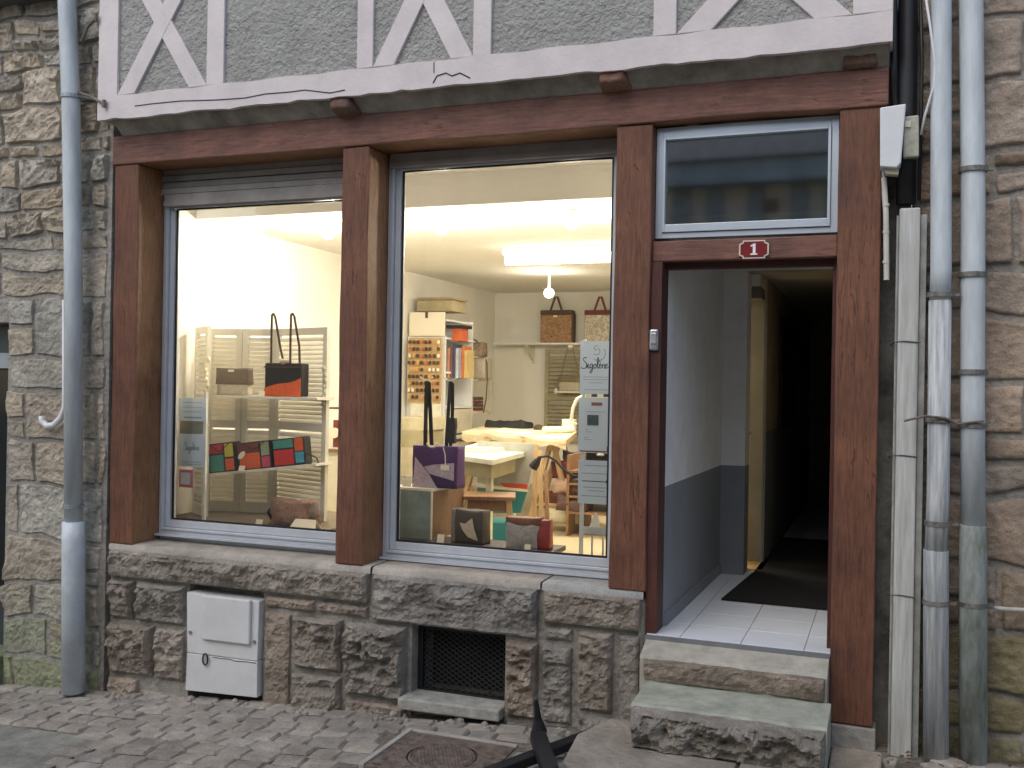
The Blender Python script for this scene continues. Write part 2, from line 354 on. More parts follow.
# ================================================================== ground (setting)
def street():
    mb = MB(); xs = [-60, -12, -8, -6, -5, -4, -3, -2, -1, 0, 2, 8, 60]; ys = [-60, -12, -6, -3.3, 0.3, 8, 60]
    vs = [(x, y, 0.02+.067*max(-9, min(x, 0))-.014) for y in ys for x in xs]; n = len(xs)
    fs = [(j*n+i, j*n+i+1, (j+1)*n+i+1, (j+1)*n+i) for j in range(len(ys)-1) for i in range(n-1)]
    mb.add(vs, fs); tag(mb.build('street_ground', M['dirt']), kind='structure')
street()
def cobbles():
    mb = MB(); r = random.Random(5); y = -.02; row = 0
    MX, MY = -2.01, -.61      # manhole position, kept free of setts
    while y > -3.6:
        d = r.uniform(.105, .135); x = -8.2+r.uniform(0, .2)
        while x < 2.2:
            wd = r.uniform(.15, .21)
            bend = .05*math.sin(x*1.1)+.02*math.sin(x*3.1+row)
            cx, cy = x+wd/2, y-d/2+bend
            skip = (abs(cx-MX) < .36 and abs(cy-MY) < .32) or (cx > -1.28 and cx < .25 and cy > -.95) or (cx > -1.55 and cy > -.33 and cx < 0) \
                   or (cx < -3.95 and cy < -.78-.1*(cx+3.95) and cy > -3.4 and r.random() < 2)
            if not skip:
                n = 4; h = r.uniform(-.003, .005); tx, ty = r.uniform(-.018, .018), r.uniform(-.018, .018); sk = r.uniform(-.012, .012)
                w2, d2 = (wd-.005)/2, (d-.005)/2; vs = []
                for j in range(n+1):
                    for i in range(n+1):
                        u, v = [-1, -.86, 0, .86, 1][i], [-1, -.82, 0, .82, 1][j]
                        k = 1-.045*(u*u*v*v)
                        px, py = cx+u*w2*k+sk*v, cy+v*d2*k
                        ed = max(abs(u), abs(v)); z = h+tx*u*w2+ty*v*d2-(.015 if ed == 1 else 0)+.003*(1-u*u)*(1-v*v)+.004*noise.noise(Vector((px*30, py*30, 0)))
                        vs.append((px, py, ground(px)+z))
                fs = [(j*(n+1)+i, j*(n+1)+i+1, (j+1)*(n+1)+i+1, (j+1)*(n+1)+i) for j in range(n) for i in range(n)]
                b = r.uniform(.86, 1.14); hh = r.uniform(-.025, .03)
                mb.add(vs, fs, (b*(1+hh), b, b*(1-hh)))
            x += wd
        y -= d; row += 1
    tag(mb.build('cobbled_street', M['cobble']), kind='structure')
cobbles()
def patches():
    mb = MB(); n = 26; vs = []; r = random.Random(2)
    for j in range(n+1):
        for i in range(n+1):
            x = -8+4.15*i/n; y = -3.4+2.62*j/n-(.10*(x+3.95) if j == n else 0)*(-1 if False else 1)
            e = .02*noise.noise(Vector((x*3, y*3, 0)))
            if i == n: x += .06*noise.noise(Vector((0, y*6, 3)))
            vs.append((x, y+(e if j == n else 0), ground(x)+.004+.01*noise.noise(Vector((x*2, y*2, 1)))))
    mb.add(vs, [(j*(n+1)+i, j*(n+1)+i+1, (j+1)*(n+1)+i+1, (j+1)*(n+1)+i) for j in range(n) for i in range(n)])
    tag(mb.build('concrete_patch', M['patch'], smooth=True), kind='structure')
    # flagstones in front of the door step
    mb = MB()
    def flag(poly, z, t):
        b = MB(); b.slab(poly, z-.12, z); mb.add(b.v, b.f, t)
    flag([(-1.17,-.95),(-.62,-.97),(-.60,-.515),(-1.06,-.515),(-1.12,-.30),(-1.17,-.16),(-1.27,-.16),(-1.36,-.45),(-1.32,-.80)], .045, (1.05,1,.95))
    flag([(-.59,-.98),(.0,-.95),(.0,-.515),(-.585,-.515)], .05, (.95,.95,.85))
    flag([(-.22,-.50),(-.01,-.48),(.0,-.2),(-.0,-.12),(-.22,-.12)], .045, (1.1,1,.9))
    for k in range(26):
        x = random.uniform(-.02, .75); y = random.uniform(-.75, -.02); a = random.uniform(.03, .08)
        p = [(x+a*math.cos(t+random.uniform(-.3,.3))*random.uniform(.7,1.1), y+a*.8*math.sin(t)) for t in [i*math.pi/3 for i in range(6)]]
        flag(p, random.uniform(.02, .045), stone_tint(k+50, (1,.95,.9), .5))
    tag(mb.build('flagstones', M['flag'], bevel=.01), kind='structure')
patches()

# ================================================================== neighbouring stone houses
def rubble(mb, x0, x1, z0, z1, y, holes=(), rnd=None, ch=(.12, .3), cw=(.16, .5), bulge=.03, base=(1,.95,.88), joint=.010, green=None, flat=0.0, res=.015):
    r = random.Random(rnd); z = z0; k = 0
    while z < z1-.05:
        h = min(r.uniform(*ch), z1-z); x = x0-r.uniform(0, .2)
        while x < x1:
            wd = r.uniform(*cw)*(1.2 if h > .22 else 1); a, b = max(x, x0), min(x+wd, x1)
            if b-a > .05:
                sub = [(z+joint/2, z+h-joint/2)]
                if h > .2 and r.random() < .3: q = z+h*r.uniform(.4, .6); sub = [(z+joint/2, q-joint/2), (q+joint/2, z+h-joint/2)]
                for s0, s1 in sub:
                    if any(a < hx1 and b > hx0 and s0 < hz1 and s1 > hz0 for hx0, hx1, hz0, hz1 in holes):
                        segs = []
                        for hx0, hx1, hz0, hz1 in holes:
                            if s0 < hz1 and s1 > hz0:
                                if a < hx0-.05: segs.append((a, min(b, hx0)))
                                if b > hx1+.05: segs.append((max(a, hx1), b))
                    else: segs = [(a, b)]
                    for a2, b2 in segs:
                        if b2-a2 < .05: continue
                        k += 1; t = stone_tint(r.random()*1e6, base, .30)
                        if green and s0 < green: g = min(1, (green-s0)/.5); t = (t[0]*(1-.32*g), t[1]*(1-.22*g), t[2]*(1-.40*g))
                        rock(mb, a2+joint/2, b2-joint/2, s0, s1, y, bulge*r.uniform(.5, 1.3), res, r.random()*100, t, 1.2, .016, .05, flat)
            x += wd
        z += h
def left_house():
    t = thing('stone_house', 'rough rubble stone house left of the shop, with its dark glazed door', 'house', (-5.5, .1, -.3))
    mb = MB(); hole = [(-7.2, -5.49, -.2, 2.06)]
    rubble(mb, -8.2, -4.66, -.42, 2.62, .0, hole, 11, ch=(.20, .38), cw=(.26, .62), bulge=.020, green=.22, flat=.5, base=(1.08, 1.04, .97))
    rubble(mb, -8.2, -4.66, 2.62, 5.6, .0, hole, 12, ch=(.10, .24), cw=(.14, .42), bulge=.028, base=(1.08, 1.03, .95))
    mb.build('wall', M['stoneL'], t)
    b = MB(); b.box(-8.2, -7.2, .004, .5, -.5, 5.6); b.box(-5.49, -4.64, .004, .5, -.5, 5.6); b.box(-7.2, -5.49, .004, .5, 2.06, 5.6)
    b.build('mortar_joints', M['mortar'], t)
    d = MB(); d.box(-7.2, -5.49, .20, .24, -.15, 2.06); dr = d.build('door', mat('dark_green_paint', (.03, .045, .045), .4), t)
    g = MB(); g.box(-7.1, -5.58, .185, .199, .25, 1.74); g.build('pane', mat('black_glass', (.01, .013, .014), .08), dr)
    f = MB(); f.box(-7.2, -5.49, .16, .199, 1.755, 1.86); f.build('rail', mat('grey_painted_rail', (.32, .36, .38), .5), dr)
    f = MB(); f.box(-7.2, -5.49, -.12, .2, -.42, -.16); f.build('door_step', mat('mossy_stone', (.20, .24, .13), .9, var=.3, bump=.8), t, bevel=.012)
    e = MB(); e.box(-8.2, -5.02, -.14, .03, 4.155, 4.24); e.build('ledge', M['aludark'], t)
left_house()
def right_house():
    t = thing('stone_house', 'pinkish granite block house right of the grey downpipes', 'house', (1.2, .1, 0))
    mb = MB()
    rubble(mb, .10, 3.4, -.05, 5.6, .10, (), 23, ch=(.2, .36), cw=(.25, .62), bulge=.03, base=(1.06, .98, .90), joint=.014, green=.75, flat=.62)
    mb.build('wall', rocky('pink_granite', (.46, .40, .34), .2, .22, .02), t, smooth=True)
    b = MB(); b.box(.1, 3.4, .108, .6, -.2, 5.6); b.build('mortar_joints', M['mortarP'], t)
right_house()

# ================================================================== the shop building
B = thing('half_timbered_building', 'shop building with red brown timber posts, grey granite base and pale half timbered upper wall', 'building', (-2.3, .1, 0))
LX, RX = -4.61, -.03
SILL = .655
def shop_base():
    Pz = lambda px, py: (at(px, py, y=0).x, at(px, py, y=0).z)
    blocks = []   # x0,x1,z0,z1,bulge
    x = lambda p: X(p, 0, 600)
    sills = [(LX, x(370), .44, SILL-.0), (x(372), x(540), .348, SILL), (x(542), -1.155, .44, SILL)]
    mb = MB(); tb = MB()
    for i, (a, b, z0, z1) in enumerate(sills):
        rock(mb, a+.004, b-.004, z0, z1-.03, 0.0, .045, .012, i*7+2, stone_tint(i+3, (1.02, 1, .95), .15), .8, .022, .004)
        # dressed top with worn front lip
        n = 40; vs = []; rr = [0, .012, .05, .25]
        for k in range(n+1):
            xx = a+(b-a)*k/n; w_ = .012*noise.noise(Vector((xx*8, i, 0)))
            vs += [(xx, -.004+w_, z1-.04), (xx, .0+w_, z1-.008), (xx, .02+w_, z1), (xx, .40, z1+.004), (xx, .40, z1-.3)]
        tb.add(vs, [(k*5+j, (k+1)*5+j, (k+1)*5+j+1, k*5+j+1) for k in range(n) for j in range(4)], stone_tint(i+13, (1, 1, 1), .1))
    blocks += [(LX, x(135), .175, .435), (x(135), x(186), .175, .435), (LX, x(155), -.165, .165), (x(155), x(186), -.165, .165), (LX, x(140), -.5, -.175), (x(140), x(262), -.5, -.235),
               (x(263), x(315), .35, .435), (x(316), x(370), .35, .435),
               (x(263), x(292), -.5, .34), (x(293), x(344), .02, .34), (x(293), x(344), -.5, .01), (x(345), x(409), -.09, .34), (x(345), x(409), -.5, -.10),
               (x(506), x(541), -.09, .338), (x(541), x(575), -.09, .338), (x(542), x(575), .345, .432), (x(577), x(616), .0, .432), (x(577), x(616), -.4, -.01), (x(618), -1.155, -.4, .432), (x(506), x(575), -.5, -.10),
               (x(262), x(262)+.001, 0, 0)]
    blocks = [b for b in blocks if b[1]-b[0] > .02]
    bl = [.05,.06,.06,.05,.03,.03,.035,.035,.02,.05,.04,.08,.03,.06,.05,.03,.045,.03,.02,.03]
    for i, (a, b, z0, z1) in enumerate(blocks):
        rock(mb, a+.006, b-.006, z0+.004, z1-.004, .01, bl[i % len(bl)], .012, i*5+1, stone_tint(i+100, (1.02, .97, .9), .28), .9, .025, .005)
    mb.build('stone_base', M['stone'], B)
    tb.build('window_sill', M['sill'], B, smooth=True)
    m2 = MB()   # joints and body, with the vent hole left open
    vx0, vx1, vz0, vz1 = x(411), x(505), -.055, .345
    m2.box(LX, x(187), .022, .4, -.6, .62); m2.box(x(187), x(262), .12, .4, -.6, .62); m2.box(x(262), vx0, .022, .4, -.6, .62)
    m2.box(vx1, -1.16, .022, .4, -.6, .62); m2.box(vx0, vx1, .04, .4, -.6, vz0); m2.box(vx0, vx1, .04, .4, vz1, .62)
    m2.build('mortar_joints', M['mortar'], B)
    # return face towards the door
    e = MB(); rock(e, .01, .40, .05, SILL-.03, -1.150, -.012, .03, 4, (1.1, 1.08, 1.02), .4, .02, .003, axis='x', back=-.03)
    e.build('door_side_stone', M['sill'], B, smooth=True)
    g = MB(); g.box(vx0, vx1, .30, .32, vz0, vz1); gr = g.build('basement_vent', M['dark'], B)
    f = MB(); f.box(vx0, vx0+.03, .10, .14, vz0, vz1); f.box(vx1-.03, vx1, .10, .14, vz0, vz1); f.box(vx0+.03, vx1-.03, .10, .14, vz0, vz0+.03); f.box(vx0+.03, vx1-.03, .10, .14, vz1-.03, vz1)
    f.build('frame', M['black'], gr)
    h = MB(); s = .045; cx0, cx1, cz0, cz1 = vx0+.03, vx1-.03, vz0+.03, vz1-.03
    for sg in (1, -1):
        k = -20
        while k < 40:
            c = cx0+k*s; k += 1
            pts = []
            for q in np.linspace(0, cz1-cz0, 2):
                pts.append((c+sg*q*1.6, q))
            (xa, za), (xb, zb) = pts
            ta, tb_ = 0, 1; dx = xb-xa
            t0 = max(0, min((cx0-xa)/dx, (cx1-xa)/dx)); t1 = min(1, max((cx0-xa)/dx, (cx1-xa)/dx))
            if t1-t0 > .02: h.bar((xa+dx*t0, .12, cz0+(cz1-cz0)*t0), (xa+dx*t1, .12, cz0+(cz1-cz0)*t1), .006, .004)
    h.build('mesh_grille', mat('grille_steel', (.06, .065, .06), .5, metal=.5), gr)
    l = MB(); l.slab([(vx0-.03, -.09), (vx1+.0, -.06), (vx1, .13), (vx0-.02, .13)], -.10, -.035); l.build('vent_sill', mat('pale_vent_sill_stone', (.36, .36, .32), .8, var=.18, scale=14, bump=.6), B, bevel=.01)
shop_base()
def timbers():
    TOPZ = 3.05
    def post(pxl, pxr, zb, x0=None, x1=None):
        x0 = x0 if x0 is not None else X(pxl, 0); x1 = x1 if x1 is not None else X(pxr, 0)
        b = MB(); n = 24; vs = []
        for k in range(n+1):
            z = zb+(TOPZ-zb)*k/n
            for (xx, yy) in ((x0, 0), (x1, 0), (x1, .32), (x0, .32)):
                e = noise.noise_vector(Vector((xx*5, yy*5, z*2.2)))*.006
                vs.append((xx+e.x, yy+e.y, z))
        fs = [(k*4+j, k*4+(j+1) % 4, (k+1)*4+(j+1) % 4, (k+1)*4+j) for k in range(n) for j in range(4)]+[(3,2,1,0), (n*4, n*4+1, n*4+2, n*4+3)]
        b.add(vs, fs); o = b.build('post', M['postwood'], B, bevel=.008)
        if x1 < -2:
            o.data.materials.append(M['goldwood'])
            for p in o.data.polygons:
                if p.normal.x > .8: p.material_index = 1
        return o
    post(0, 0, SILL, -4.615, -4.43); post(0, 0, SILL, -2.965, -2.79); post(0, 0, SILL-.003, -1.34, -1.148); post(0, 0, .112, -.24, -.045)
    # lintel beam, wavy lower edge
    b = MB(); n = 60; vs = []
    for k in range(n+1):
        x = -4.63+(4.61)*k/n; zb = TOPZ+.002+.012*noise.noise(Vector((x*1.3, 0, 0)))+.01*max(0, 1-abs(x+.6)/.5); zt = 3.232+.008*noise.noise(Vector((x*2, 4, 0)))
        if x < -4.35: zb += .0
        vs += [(x, -.012+.006*noise.noise(Vector((x*3, 1, 0))), zb), (x, -.012+.006*noise.noise(Vector((x*3, 2, 0))), zt), (x, .33, zt), (x, .33, zb)]
    b.add(vs, [(k*4+j, (k+1)*4+j, (k+1)*4+(j+1) % 4, k*4+(j+1) % 4) for k in range(n) for j in range(4)]+[(0,1,2,3), (n*4+3, n*4+2, n*4+1, n*4)])
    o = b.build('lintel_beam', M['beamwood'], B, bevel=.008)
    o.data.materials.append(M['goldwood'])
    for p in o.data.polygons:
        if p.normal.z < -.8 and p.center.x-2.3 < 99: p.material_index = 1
    b = MB(); z0 = Z(750, 259, .03); z1 = Z(750, 238, .03); b.box(-1.147, -.241, .03, .16, z0, z1); b.build('transom_bar', M['beamwood'], B, bevel=.006)
    b = MB(); b.box(-1.147, -1.092, .022, .18, .38, z0-.001); b.box(-.262, -.242, .10, .18, .44, z0-.001); b.box(-1.092, -.262, .10, .18, z0-.03, z0-.001)
    b.build('door_frame', wood('dark_red_wood', (.05, .015, .012), (.11, .035, .025), (6, 6, .5)), B)
    # cement strip and underside of the overhanging floor
    b = MB(); n = 50; vs = []
    for k in range(n+1):
        x = -4.56+4.54*k/n; nz = .01*noise.noise(Vector((x*4, 0, 7)))
        vs += [(x, .004, 3.225), (x, -.02+nz, 3.25), (x, -.125+nz, 3.325), (x, -.125, 3.40), (x, .1, 3.40)]
    b.add(vs, [(k*5+j, (k+1)*5+j, (k+1)*5+j+1, k*5+j+1) for k in range(n) for j in range(4)])
    b.build('cement_cove', M['cement'], B, smooth=True)
    for px0, px1, y0 in ((331, 355, 0), (597, 628, 1), (838, 880, 2)):
        a, c = X(px0, -.1, 90), X(px1, -.1, 90)
        o = MB(); n = 6
        rock(o, a, c, 3.225, 3.315, -.12 if y0 < 2 else -.05, .02, .02, y0*3, (1, 1, 1), .6, .015, .008, back=.12)
        o.build('joist_end', wood('weathered_joist_wood', (.10, .06, .045), (.27, .16, .11), (3, 3, 3)) if y0 != 1 else wood('orange_weathered_joist', (.16, .075, .045), (.36, .20, .14), (3, 3, 3)), B, smooth=True)
timbers()
def upper_wall():
    Y = -.15
    b = MB(); b.box(-4.6, -.02, -.132, .4, 3.41, 6.6); b.build('upper_wall', M['render'], B)
    T = lambda px, y=40: X(px, Y, y)
    def tim(poly, y0=Y, nm='timber'):
        o = MB(); o.prism(poly, y0, -.128); return o.build(nm, M['pinkpaint'], B, bevel=.004)
    # bottom rail with worn lower edge
    n = 70; top = [(-4.625+4.617*k/n, 3.442+.004*math.sin(k)) for k in range(n+1)]
    bot = [(-4.625+4.617*k/n, 3.298+.010*noise.noise(Vector((k*.31, 0, 0)))+(.012*noise.noise(Vector((k*1.7, 3, 0))))) for k in range(n+1)]
    vs = []
    for (x, z), (x2, z2) in zip(bot, top): vs += [(x, Y-.002, z), (x2, Y-.002, z2), (x2, -.12, z2), (x, -.12, z)]
    o = MB(); o.add(vs, [(k*4+j, k*4+(j+1) % 4, (k+1)*4+(j+1) % 4, (k+1)*4+j) for k in range(n) for j in range(4)]+[(3,2,1,0), (n*4, n*4+1, n*4+2, n*4+3)])
    o.f = [tuple(reversed(f)) for f in o.f]; o.build('bottom_rail', M['pinkpaint'], B)
    ZT = 4.55
    studs = [(-4.625, T(118)), (T(207), T(224)), (T(357), T(373)), (T(473), T(491)), (T(653), T(676)), (T(853, 10), -.008)]
    for a, c in studs:
        tim([(a, 3.443), (c, 3.443), (c, ZT), (a, ZT)], Y-.001)
    tim([(-4.625, ZT+.001), (-.008, ZT+.001), (-.008, 4.72), (-4.625, 4.72)], Y-.003, 'upper_rail')
    def cross(x0, x1, hw, z0=3.444, z1=ZT, m0=0, m1=0):
        # an X brace between two studs; second leg in two halves so faces never overlap
        p, q = Vector((x0, z0)), Vector((x1, z1)); d = (q-p).normalized(); n_ = Vector((-d.y, d.x))*hw
        tim([(x0, z0), (x0+hw/d.y*1.0, z0), (x1, z1-hw/d.x*0), (x1-hw/d.y, z1)] if False else [(x0, z0), (x0+2*hw, z0), (x1, z1), (x1-2*hw, z1)], Y+.001, 'brace')
        # other diagonal
        tim([(x1, z0), (x1-2*hw, z0), (x0, z1), (x0+2*hw, z1)], Y+.003, 'brace')
    cross(T(118), T(207), .065, z1=4.28)
    tim([(T(118), 4.281), (T(207), 4.281), (T(207), 4.40), (T(118), 4.40)], Y+.001, 'rail')
    cross(T(373), T(473), .065, z1=4.32)
    cross(T(676), T(853, 10), .085, z1=4.10)
    # thin cracks in the plaster of the rail
    cr = MB(); pts = [(135, 106), (150, 104), (180, 101), (215, 100), (245, 98), (265, 94), (290, 92), (305, 90), (330, 93), (345, 90)]
    cr.tube([at(px, py, y=Y-.0025) for px, py in pts], .0035, 5)
    cr.tube([at(px, py, y=Y-.0025) for px, py in [(433, 83), (437, 76), (446, 73), (452, 76), (460, 73), (470, 78)]], .004, 5)
    cr.tube([at(px, py, y=Y-.0025) for px, py in [(434, 62), (434, 73)]], .003, 5)
    cr.build('plaster_crack', M['ink'], B)
    # sides and closing of the storey
    for e0, e1 in ((-4.62, -4.601), (-.019, -.007)): s = MB(); s.box(e0, e1, -.147, .4, 3.30, 6.6); s.build('gable_edge', M['pinkpaint'], B)
    u = MB(); u.box(-4.6, -.02, -.119, .33, 3.401, 3.409); u.build('floor_soffit', M['cement'], B)
upper_wall()
def windows():
    yf = .25
    def window(x0, x1, zb, zt, box_h, nm, gl):
        fr = MB(); w_ = .055; 
        # stepped aluminium frame: outer flange and inner sash
        def ring(x0, x1, z0, z1, t, y0, y1, tb=None, tt=None):
            tb = tb or t; tt = tt or t
            fr.box(x0, x0+t, y0, y1, z0, z1); fr.box(x1-t, x1, y0, y1, z0, z1); fr.box(x0+t, x1-t, y0, y1, z0, z0+tb); fr.box(x0+t, x1-t, y0, y1, z1-tt, z1)
        ring(x0, x1, zb, zt, .022, yf-.01, yf+.08)
        ring(x0+.024, x1-.024, zb+.024, zt-.024, .016, yf-.022, yf+.07)
        ring(x0+.042, x1-.042, zb+.042, zt-.042, .034, yf+.002, yf+.06, .045)
        p = MB(); gx0, gx1, gz0, gz1 = x0+.078, x1-.078, zb+.089, zt-.078
        p.box(gx0, gx1, yf+.028, yf+.034, gz0, gz1)
        root = fr.build('shop_window', M['alu'], B, bevel=.002)
        pk = MB(); pk.box(x0, x1, yf, yf+.08, SILL-.005, zb-.0125); pk.build('frame_packer', M['alu'], root)
        hm = bpy.data.materials.get('brown_grey_shutter') or mat('brown_grey_shutter', (.30, .27, .245), .6)
        hs = MB(); hs.box(x0+.022, x1-.022, yf-.045, yf-.024, zt-.068, zt-.036); hs.box(x0+.022, x1-.022, yf-.038, yf-.024, zt-.035, zt+(.008 if box_h else .013)); hs.build('head_strip', hm, root)
        p.build('pane', gl, root)
        s = MB(); 
        for a, b_, c, d in ((gx0-.001, gx0+.012, gz0, gz1), (gx1-.012, gx1+.001, gz0, gz1), (gx0+.012, gx1-.012, gz0-.001, gz0+.01), (gx0+.012, gx1-.012, gz1-.01, gz1+.001)):
            s.box(a, b_, yf+.018, yf+.026, c, d)
        s.build('gasket', M['black'], root)
        # outer metal drip sill
        q = MB(); q.prism([(x0, zb), (x1, zb), (x1, zb-.012), (x0, zb-.012)], yf-.05, yf+.05); q.build('drip_sill', M['alu'], root)
        if box_h:
            h = MB(); n = 4
            for k in range(n):
                a = zt+.012+box_h*k/n; h.box(x0-.0, x1+.0, yf-.04+.012*(k % 2), yf+.2, a, a+box_h/n-.006)
            h.build('roller_shutter', hm, root)
        return root
    window(-4.428, -2.967, .70, 2.885, .16, 'w1', M['glass'])
    window(-2.788, -1.342, .675, 3.035, .0, 'w2', M['glass'])
    # wall lining between window heads and beam
    b = MB(); b.box(-4.429, -2.966, .33, .42, 3.03, 3.30); b.box(-2.789, -1.341, .33, .42, 3.02, 3.30); b.build('window_head', M['cement'], B)
    # transom window over the door
    x0, x1, z0, z1 = -1.145, -.243, Z(750, 236, .1), 3.045
    f = MB(); yy = .08
    f.box(x0, x0+.035, yy, yy+.07, z0, z1); f.box(x1-.035, x1, yy, yy+.07, z0, z1); f.box(x0+.035, x1-.035, yy, yy+.07, z0, z0+.028); f.box(x0+.035, x1-.035, yy, yy+.07, z1-.05, z1)
    f.box(x0+.036, x0+.05, yy-.012, yy+.05, z0+.03, z1-.052); f.box(x1-.05, x1-.036, yy-.012, yy+.05, z0+.03, z1-.052); f.box(x0+.05, x1-.05, yy-.012, yy+.05, z0+.03, z0+.07); f.box(x0+.05, x1-.05, yy-.012, yy+.05, z1-.066, z1-.052)
    root = f.build('transom_window', mat('pale_blue_aluminium', (.55, .62, .68), .35, metal=.4, var=.04), B, bevel=.002)
    p = MB(); p.box(x0+.05, x1-.05, yy+.02, yy+.026, z0+.07, z1-.066); p.build('pane', M['glassT'], root)
windows()
def steps():
    m1 = MB(); t1 = MB()
    rock(m1, -1.12, -.245, .245, .365, -.15, .03, .012, 5, (1.1, 1.02, .92), .7, .018, .005)
    nn = 20
    vs = []
    for k in range(nn+1):
        x = -1.135+.89*k/nn; e = .008*noise.noise(Vector((x*9, 4, 2)))
        vs += [(x, -.145+e, .355), (x, -.125+e, .374), (x, -.003, .414), (x, -.003, .1), (x, -.145+e, .1)]
    t1.add(vs, [(k*5+j, (k+1)*5+j, (k+1)*5+(j+1) % 5, k*5+(j+1) % 5) for k in range(nn) for j in range(5)]+[(0,1,2,3,4), (nn*5+4, nn*5+3, nn*5+2, nn*5+1, nn*5)])
    a = t1.build('door_step', mat('pale_step_granite', (.40, .38, .32), .8, var=.14, scale=12, bump=.5, bscale=100), B); m1.build('rough_face', rocky('pinkish_rough_granite', (.36, .32, .28), .3, .35, .03), a)
    m2 = MB(); rock(m2, -1.09, -.225, .03, .225, -.485, .055, .010, 9, (.95, .95, .92), 1.4, .02, .006)
    t2 = MB(); n = 24; vs = []
    for k in range(n+1):
        x = -1.095+.87*k/n; e = .012*noise.noise(Vector((x*9, 0, 2)))
        vs += [(x, -.475+e, .215), (x, -.46+e, .232), (x, -.146, .246), (x, -.146, 0), (x, -.475+e, 0)]
    t2.add(vs, [(k*5+j, (k+1)*5+j, (k+1)*5+(j+1) % 5, k*5+(j+1) % 5) for k in range(n) for j in range(5)]+[(0,1,2,3,4), (n*5+4, n*5+3, n*5+2, n*5+1, n*5)])
    b = t2.build('door_step', mat('greenish_step_granite', (.36, .38, .31), .8, var=.18, scale=9, bump=.5, bscale=90), B, smooth=False)
    m2.build('rough_face', M['stone'], b)
    c = MB(); c.box(-.235, -.03, .0, .3, -.1, .108); c.build('post_plinth', M['sill'], B, bevel=.01)
    d = MB(); d.box(-.044, -.021, .11, .5, -.1, 3.4); d.box(-.044, .09, .118, .5, -.1, 3.4); d.build('side_render', mat('dirty_shaded_cement', (.15, .145, .13), .9, var=.4, scale=5, bump=.8, bscale=40), B)  # dark tone joins cement stain with the strip's shade, painted into the colour
steps()

